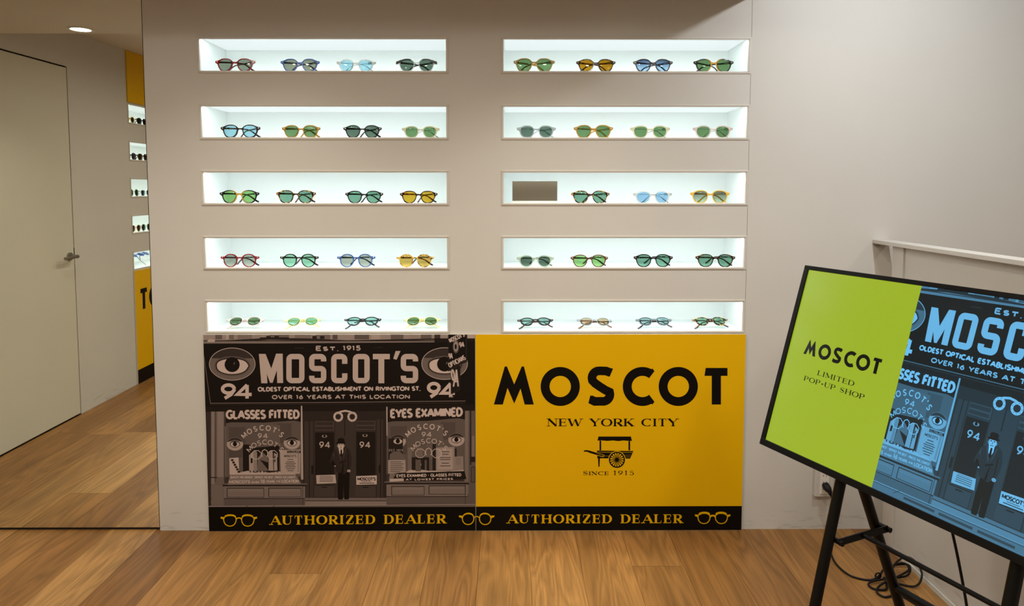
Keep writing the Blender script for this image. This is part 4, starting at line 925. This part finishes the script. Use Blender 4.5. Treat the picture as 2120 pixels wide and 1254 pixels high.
# (row, column, left px, right px, shape, frame, lens, temples, fold angles, extras, label)
G = [
 (0, 0, 446, 528, SQ, RED, GR, A('red_black_acetate', (70, 10, 14)), (4, 22), {}, 'red sunglasses with grey lenses, leftmost in the top left niche'),
 (0, 0, 581, 661.5, SQ, BLUE, GR, A('navy_acetate', (24, 38, 66)), (14, 20), {}, 'blue sunglasses with grey lenses in the top left niche'),
 (0, 0, 697, 778, TH, CLR, LB_, CLR, (10, 16), dict(slim=True), 'crystal clear sunglasses with pale blue lenses in the top left niche'),
 (0, 0, 822, 903, SQ, CLR, DG, BLK, (24, 26), dict(brow=BLK), 'clear rimmed sunglasses with black brow bars, rightmost in the top left niche'),
 (0, 1, 1063.5, 1148.5, SQ, OLIVE, G_, OLIVE, (28, 18), {}, 'olive honey sunglasses with green lenses, leftmost in the top right niche'),
 (0, 1, 1193, 1274, SQ, TOR, AM, TOR, (20, 14), {}, 'dark tortoise sunglasses with amber lenses in the top right niche'),
 (0, 1, 1311, 1392.5, SQ, DKBRN, GB, DKBRN, (12, 30), {}, 'dark brown sunglasses with blue gradient lenses in the top right niche'),
 (0, 1, 1436, 1518.5, SQ, FADE, G_, BLK, (30, 18), {}, 'black sunglasses with honey bridge, rightmost in the top right niche'),
 (1, 0, 457, 538.5, SQ, DKBRN, LB_, TOR, (6, 38), {}, 'black and tortoise sunglasses with light blue lenses in the second left niche'),
 (1, 0, 584, 663, SQ, HONEY, G_, OLIVE, (4, 40), {}, 'honey yellow sunglasses with green lenses in the second left niche'),
 (1, 0, 711, 790, SQ, BLK, DG, BLK, (4, 40), {}, 'black sunglasses with grey green lenses in the second left niche'),
 (1, 0, 832, 910, TH, CHAMP, G_, CHAMP, (4, 34), dict(slim=True), 'clear cream sunglasses with green lenses, rightmost in the second left niche'),
 (1, 1, 1070, 1151, TH, GREYC, DG, GREYC, (8, 44), {}, 'smoke clear sunglasses with dark green lenses, leftmost in the second right niche'),
 (1, 1, 1188, 1269, SQ, HONEY, G_, HONEY, (16, 48), {}, 'honey yellow sunglasses with green lenses in the second right niche'),
 (1, 1, 1305, 1387, TH, CHAMP, G_, CHAMP, (10, 52), dict(slim=True), 'cream clear sunglasses with green lenses, third in the second right niche'),
 (1, 1, 1434.5, 1517, TH, PINK, G_, PINK, (10, 52), dict(slim=True), 'blush clear sunglasses with green lenses, rightmost in the second right niche'),
 (2, 0, 455, 536.5, SQ, FADE, LG, BLK, (3, 40), {}, 'black to honey sunglasses with bright green lenses, leftmost in the middle left niche'),
 (2, 0, 572, 653.5, SQ, TORT2, TE, TOR, (3, 42), {}, 'mottled tortoise sunglasses with teal lenses in the middle left niche'),
 (2, 0, 715, 793, SQ, BLK, TE, BLK, (3, 42), {}, 'black sunglasses with green lenses in the middle left niche'),
 (2, 0, 828, 905.5, SQ, TOR, YA, TOR, (5, 50), {}, 'tortoise sunglasses with yellow amber lenses, rightmost in the middle left niche'),
 (2, 1, 1182.5, 1261.5, SQ, TORT2, TE, TOR, (12, 50), {}, 'tortoise sunglasses with teal lenses beside the taupe card'),
 (2, 1, 1311, 1391, TH, CLR, BL, CLR, (10, 50), dict(slim=True), 'crystal clear sunglasses with sky blue lenses in the middle right niche'),
 (2, 1, 1429, 1510.5, SQ, YELLO, GG, HONEY, (10, 52), {}, 'pale yellow sunglasses with grey green gradient lenses, rightmost in the middle right niche'),
 (3, 0, 457, 536.5, RD, A('clear_red_acetate', (160, 34, 48), .3), GRR, DKBRN, (5, 34), {}, 'round red sunglasses with grey lenses in the fourth left niche'),
 (3, 0, 580, 659.5, RD, DKGRN, PG, DKBRN, (5, 36), {}, 'round dark green sunglasses with green lenses in the fourth left niche'),
 (3, 0, 698, 777, RD, BLUE, GRR, A('navy_acetate', (24, 38, 66)), (5, 36), {}, 'round blue sunglasses with grey lenses in the fourth left niche'),
 (3, 0, 821, 898.5, RD, TORY, lens_mat('gold_lens', (.62, .42, .10)), TOR, (8, 44), {}, 'round yellow tortoise sunglasses with amber lenses in the fourth left niche'),
 (3, 1, 1070, 1146.5, TH, SAGE, DG, A('sage_acetate', (110, 116, 100)), (5, 50), {}, 'pale sage clear sunglasses with dark green lenses, leftmost in the fourth right niche'),
 (3, 1, 1181.5, 1258.5, SQ, BROWN, LG, DKBRN, (5, 54), {}, 'brown sunglasses with light green lenses in the fourth right niche'),
 (3, 1, 1312, 1392.5, SQ, BLK, TE, BLK, (5, 54), {}, 'black sunglasses with green lenses in the fourth right niche'),
 (3, 1, 1440.5, 1521, SQ, TOR, TE, TOR, (7, 54), dict(yawdeg=-4), 'dark tortoise sunglasses with green lenses, rightmost in the fourth right niche'),
 (4, 0, 469, 546, OV, PINK, G_, PINK, (0, 2), dict(flat=48, yawdeg=3), 'blush clear sunglasses lying flat, leftmost in the bottom left niche'),
 (4, 0, 590, 664, OV, PALEY, PG, PALEY, (0, 2), dict(flat=48, yawdeg=9), 'straw clear sunglasses lying tilted, second in the bottom left niche'),
 (4, 0, 713, 789, OV, BLK, lens_mat('aqua_lens', (.36, .66, .60)), BLK, (0, 2), dict(flat=47, yawdeg=4), 'black sunglasses with aqua lenses lying flat in the bottom left niche'),
 (4, 0, 836, 912, OV, PALEY, G_, PALEY, (0, 2), dict(flat=47, yawdeg=4), 'straw clear sunglasses lying flat, rightmost in the bottom left niche'),
 (4, 1, 1071, 1146, OV, DKBRN, lens_mat('aqua_lens', (.36, .66, .60)), TOR, (0, 2), dict(flat=54, yawdeg=4), 'dark tortoise sunglasses lying flat, leftmost in the bottom right niche'),
 (4, 1, 1194, 1268, OV, GREYC, TAN, BROWN, (0, 2), dict(flat=54, yawdeg=-2), 'smoke clear sunglasses with tan lenses lying flat in the bottom right niche'),
 (4, 1, 1316, 1392, OV, SMOKE, lens_mat('mist_lens', (.42, .66, .66)), DKBRN, (0, 2), dict(flat=53, yawdeg=2), 'slate grey sunglasses with misty blue lenses lying flat in the bottom right niche'),
 (4, 1, 1433, 1508, OV, TORT2, PG, TOR, (0, 2), dict(flat=51, yawdeg=4), 'tortoise sunglasses with green lenses lying flat, rightmost in the bottom right niche'),
]
for row, col, xa, xb, shp, fm, lm, tm, fold, kw, lab in G:
    zsh = NZB[row]+.0100*.75; yy = .016 if row < 4 else .056
    k = (CD+yy)/CD; pm = (W(xa, 150+row*135)[0]-CX)*k+CX; px_ = (W(xb, 150+row*135)[0]-CX)*k+CX
    glasses(lab, 'sunglasses in the wall niches', (pm+px_)/2, yy, zsh, shp, fm, lm, M_WIRE if kw.get('slim') else tm, fold, (px_-pm)/.1610, **kw)
# on the left wall, seen in the mirror
LWG = [(0, -2.264, OV, YELLO, DG, BLK, 'yellow sunglasses on the top shelf of the left wall, seen in the mirror', {}), (0, -2.435, SQ, BLK, DG, BLK, 'black sunglasses on the top shelf of the left wall, seen in the mirror', {}),
       (1, -2.262, SQ, DKBRN, NAVY, DKBRN, 'dark sunglasses with navy lenses on the left wall, seen in the mirror', {}), (1, -2.43, SQ, TOR, AM, TOR, 'tortoise sunglasses behind the navy pair, seen in the mirror', {}),
       (2, -2.285, RD, SAGE, DG, SAGE, 'clear sunglasses with grey green lenses on the left wall, seen in the mirror', dict(slim=True)), (2, -2.45, TH, CLR, LB_, CLR, 'clear sunglasses with blue lenses behind the green pair, seen in the mirror', dict(slim=True)),
       (3, -2.295, SQ, CHAMP, RO, CHAMP, 'sunglasses with rust lenses on the left wall, seen in the mirror', dict(slim=True)), (3, -2.44, RD, SAGE, TE, SAGE, 'sunglasses with green lenses behind the rust pair, seen in the mirror', dict(slim=True)),
       (4, -2.262, OV, BLUE, lens_mat('ocean_lens', (.12, .30, .50)), BLUE, 'blue sunglasses lying flat on the left wall, seen in the mirror', dict(flat=64)), (4, -2.43, OV, BLUE, BL, SMOKE, 'pale blue sunglasses lying flat on the left wall, seen in the mirror', dict(flat=64))]
for row, yy, shp, fm, lm, tm, lab, kw in LWG:
    glasses(lab, 'sunglasses on the left wall', XL-(.036 if row < 4 else .06), yy, NZB[row]+.0100*.75, shp, fm, lm, M_WIRE if kw.get('slim') else tm, (8, 30), .98, rotz=PI/2, **kw)
# taupe card standing in the middle right niche
yk = .030; kk = (CD+yk)/CD; xa, xb = ((W(p, 400)[0]-CX)*kk+CX for p in (1060.8, 1153.8)); zsh = NZB[2]+.0100*.75
t = thing('card_stand', 'plain taupe card on a clear base, left end of the middle right niche', 'card stand', ((xa+xb)/2, yk, zsh+.0004))
hw = (xb-xa)/2; hh = .0905
obj('card', boxes((-hw, hw, 0, .004, .010, hh), bevel=.0006), pbr('taupe_card', (92, 82, 66), .6), t)
obj('base', boxes((-hw, hw, -.001, .034, 0, .004), (-hw, hw, -.0012, .006, .004, .0102), bevel=.0006), pbr('acrylic_base', (222, 224, 220), .2), t)

# ------------------------------------------------------------------ screen on its easel
TB = Vector((.90198, -.73507, .63954))
TU, TK, TV = Vector((.40062, -.91622, -.00647)), Vector((.87652, .38530, -.28854)), Vector((.26686, .10993, .95745))
TM = Matrix(((TU.x, TK.x, TV.x, TB.x), (TU.y, TK.y, TV.y, TB.y), (TU.z, TK.z, TV.z, TB.z), (0, 0, 0, 1)))
TWD, THT = 1.0, .5665
SX0, SX1, SZ0, SZ1, SEAM = .0150, .985, .0190, .5540, .3857
tvt = thing('display_screen', 'black framed flat screen showing the storefront, on the easel at right', 'screen', (0, 0, 0))
tvt.matrix_world = TM
bz = [(0, TWD, 0, .024, 0, SZ0), (0, TWD, 0, .024, SZ1, THT), (0, SX0, 0, .024, SZ0, SZ1), (SX1, TWD, 0, .024, SZ0, SZ1)]
obj('bezel', boxes(*bz, bevel=.0012), M_BEZEL, tvt)
obj('rear_housing', boxes((.01, .99, .010, .0245, .01, .556), (.34, .64, .024, .046, .12, .40), bevel=.003), M_BEZEL, tvt)
def glow(name, col, k=1.0):
    if name in MATS: return MATS[name]
    m = pbr(name, (2, 2, 2), .18, spec=.5); b = m.node_tree.nodes['Principled BSDF']
    b.inputs['Emission Color'].default_value = (*lin(col), 1); b.inputs['Emission Strength'].default_value = k
    return m
def tvink(k):
    if k == 'y': return glow('screen_yellow', (158, 182, 42), .95)
    if k == 'n': return glow('screen_black', (14, 16, 16), .5)
    k = round(k*32)/32; a = (14, 19, 20); b = (112, 200, 255); q = k**.88
    return glow('screen_blue_%02d' % round(k*32), tuple(a[i]+(b[i]-a[i])*q for i in range(3)), 1.12)
def tvmap(px, py):
    X, Z = W(px, py); return (.44574+(X+.85)*.65682, .32433+(Z-.5)*.73132)
YS = .006
build_print('storefront_picture', SF, tvmap, tvink, tvt, (SEAM, SZ0, SX1, SZ1), YS)
build_print('yellow_field', [(0, 'y', rect(SX0, SZ0, SEAM, SZ1))], lambda x, z: (x, z), tvink, tvt, None, YS-.0001)
tm = lambda x, z: (x, -z)
build_print('screen_name', P1('n', moscot(.0722, .3275, -.3455, -.3002)), tm, tvink, tvt, None, YS-.0001)
build_print('screen_caption', P1('n', text('LIMITED', .140, .2628, -.2668, -.2525, (.0033, .0010), True, gap=.24)+text('POP-UP SHOP', .0985, .3022, -.2402, -.2259, (.0033, .0010), True, gap=.24)), tm, tvink, tvt, None, YS-.0001)

ez = thing('easel_stand', 'black tubular easel stand with hinged spreaders carrying the flat screen', 'stand', (1.08, -1.1, 0))
def ew(u, y, z): return TB+TU*u+TK*y+TV*z-Vector((1.08, -1.1, 0))
def lerp(a, b, t): return tuple(p+(q-p)*t for p, q in zip(a, b))
def to_floor(a, b):                                # prolong a -> b (y, z pairs at u) to the floor
    return a, b
for u in (.265, .722):
    A0, A1 = (.0440, .022), (.0834, -.641); B0, B1 = (.066, .070), (.558, -.498)
    def down(p0, p1):
        P, Q = ew(u, *p0), ew(u, *p1); t = (P.z-.0145)/(P.z-Q.z); return P, P+(Q-P)*t
    for (p0, p1, nm) in ((A0, A1, 'front_leg'), (B0, B1, 'rear_leg')):
        P, Q = down(p0, p1); top = P+(P-Q).normalized()*(.40 if nm == 'front_leg' else .0)
        if nm == 'front_leg': top = ew(u, .044, .42)
        bm = bmesh.new(); tube(bm, [top, P, Q] if nm == 'front_leg' else [P, Q], .0145, 16); lg = obj(nm, bm, M_BLACK, ez, smooth=True)
        bm = bmesh.new(); d = (Q-P).normalized(); tube(bm, [Q-d*.035, Q+d*.002], .0172, 16); obj('rubber_foot', bm, M_RUBBER, lg, smooth=True)
    bm = bmesh.new(); s1, sm_, s2 = ew(u+.021, .072, -.166), ew(u+.021, .158, -.139), ew(u+.021, .250, -.112)
    sweep(bm, [s1, sm_, s2], rrect(.006, .020, .002), up=Vector((0, 0, 1))); sp = obj('spreader', bm, M_BLACK, ez)
    bm = bmesh.new()
    for p in (s1, s2): cyl(bm, p-TU*.034, TU, .0075, .045, 14)
    obj('pivot_bolt', bm, M_BLACK, sp, smooth=True)
    bm = bmesh.new(); tube(bm, [ew(u, .050, .092), ew(u, .075, .066)], .018, 14); obj('hinge', bm, M_BLACK, ez, smooth=True)
bm = bmesh.new(); tube(bm, [ew(.286, .158, -.139), ew(.743, .158, -.139)], .0065, 12); obj('spreader_rod', bm, M_BLACK, ez, smooth=True)
bm = bmesh.new(); tube(bm, [ew(.275, .369, -.281), ew(.712, .369, -.281)], .011, 14); obj('lower_bar', bm, M_BLACK, ez, smooth=True)
obj_b = boxes((.25, .74, .046, .060, .16, .20), (.25, .74, .046, .060, .32, .36)); mb = obj('mounting_bracket', obj_b, M_BLACK, ez)
mb.matrix_parent_inverse = Matrix.Identity(4); mb.matrix_local = Matrix.Translation((-1.08, 1.1, 0)) @ TM

# ------------------------------------------------------------------ low partition with a flat rail
pt = thing('low_partition', 'low off-white partition with a flat top rail, standing out from the main wall behind the screen', 'partition', (1.64, -1.3, 0))
obj('post', boxes((-.008, .042, 1.185-.075, 1.185, 0, 1.196), bevel=.001), M_PART, pt)
obj('panel', boxes((.0, .034, -1.25, 1.1105, .004, 1.196)), M_PART, pt)
obj('base_strip', boxes((-.004, .0, -1.25, 1.1105, 0, .016)), pbr('pale_grey_strip', (196, 196, 190), .5), pt)
obj('top_rail', boxes((-.028, .036, -1.25, 1.2985, 1.1962, 1.212), bevel=.0015), M_PART, pt)
obj('rail_bracket', boxes((-.02, -.002, 1.288, 1.2985, 1.186, 1.1964), bevel=.001), M_STEEL, pt)

# ------------------------------------------------------------------ outlet and power cord
ot = thing('wall_outlet', 'white surface mounted power outlet low on the main wall, behind the screen', 'outlet', (1.438, 0, .148))
obj('housing', boxes((-.038, .038, -.022, -.0005, 0, .126), bevel=.002), M_WALL, ot)
obj('socket_plate', boxes((-.0185, .0185, -.0245, -.0215, .012, .114), bevel=.001), M_WHITEP, ot)
obj('socket_slots', boxes(*[(x-.001, x+.001, -.0247, -.0240, z, z+.008) for x in (-.006, .006) for z in (.030, .058, .086)]), M_GAP, ot)
cp = [(1.449, -.052, .176), (1.456, -.060, .145), (1.455, -.070, .10), (1.445, -.09, .045), (1.42, -.13, .012), (1.392, -.19, .0045), (1.372, -.28, .0045), (1.386, -.36, .0045), (1.44, -.39, .0045), (1.481, -.378, .012),
      (1.53, -.335, .02), (1.60, -.322, .026), (1.614, -.345, .028), (1.58, -.385, .018), (1.51, -.395, .013), (1.45, -.405, .010), (1.422, -.42, .006), (1.43, -.447, .0045), (1.47, -.45, .006), (1.492, -.41, .014),
      (1.54, -.355, .034), (1.595, -.337, .038), (1.597, -.366, .030), (1.54, -.40, .024), (1.46, -.435, .014), (1.428, -.465, .006), (1.44, -.495, .0045), (1.48, -.478, .0065), (1.497, -.43, .022),
      (1.54, -.37, .048), (1.595, -.345, .066), (1.618, -.375, .062), (1.619, -.41, .034), (1.58, -.436, .008), (1.52, -.405, .0045), (1.487, -.40, .018), (1.496, -.46, .0045), (1.53, -.56, .0045), (1.55, -.68, .0045), (1.50, -.86, .0045),
      (1.40, -1.04, .0045), (1.335, -1.12, .10), (1.312, -1.118, .30), (1.302, -1.085, .44), (1.292, -1.045, .56), (1.262, -1.02, .70), (1.225, -1.005, .78)]
bm = bmesh.new(); tube(bm, crom(cp, 7, False), .0036, 8)
cd = thing('power_cord', 'black power cord plugged into the outlet, looped on the floor behind the easel', 'cord', (1.45, -.05, 0))
o = obj('cord', bm, M_RUBBER, cd, smooth=True); o.location = (-1.45, .05, 0)
bm = bmesh.new(); sweep(bm, [(1.440, -.0262, .199), (1.440, -.034, .197), (1.443, -.046, .190), (1.448, -.052, .180), (1.450, -.053, .168)], rrect(1, 1, .3, 3), up=Vector((1, 0, .2)), scale=[(.026, .026), (.026, .027), (.022, .026), (.014, .016), (.009, .009)])
o = obj('plug', bm, M_RUBBER, cd, smooth=True); o.location = (-1.45, .05, 0)
bm = bmesh.new(); sweep(bm, [(1.479+.010*math.cos(a), -.378, .014+.010*math.sin(a)) for a in [2*PI*i/14 for i in range(14)]], circ(.003, 6), up=Vector((0, 1, 0)), closed=True)
o = obj('cord_tie', bm, M_RUBBER, cd, smooth=True); o.location = (-1.45, .05, 0)
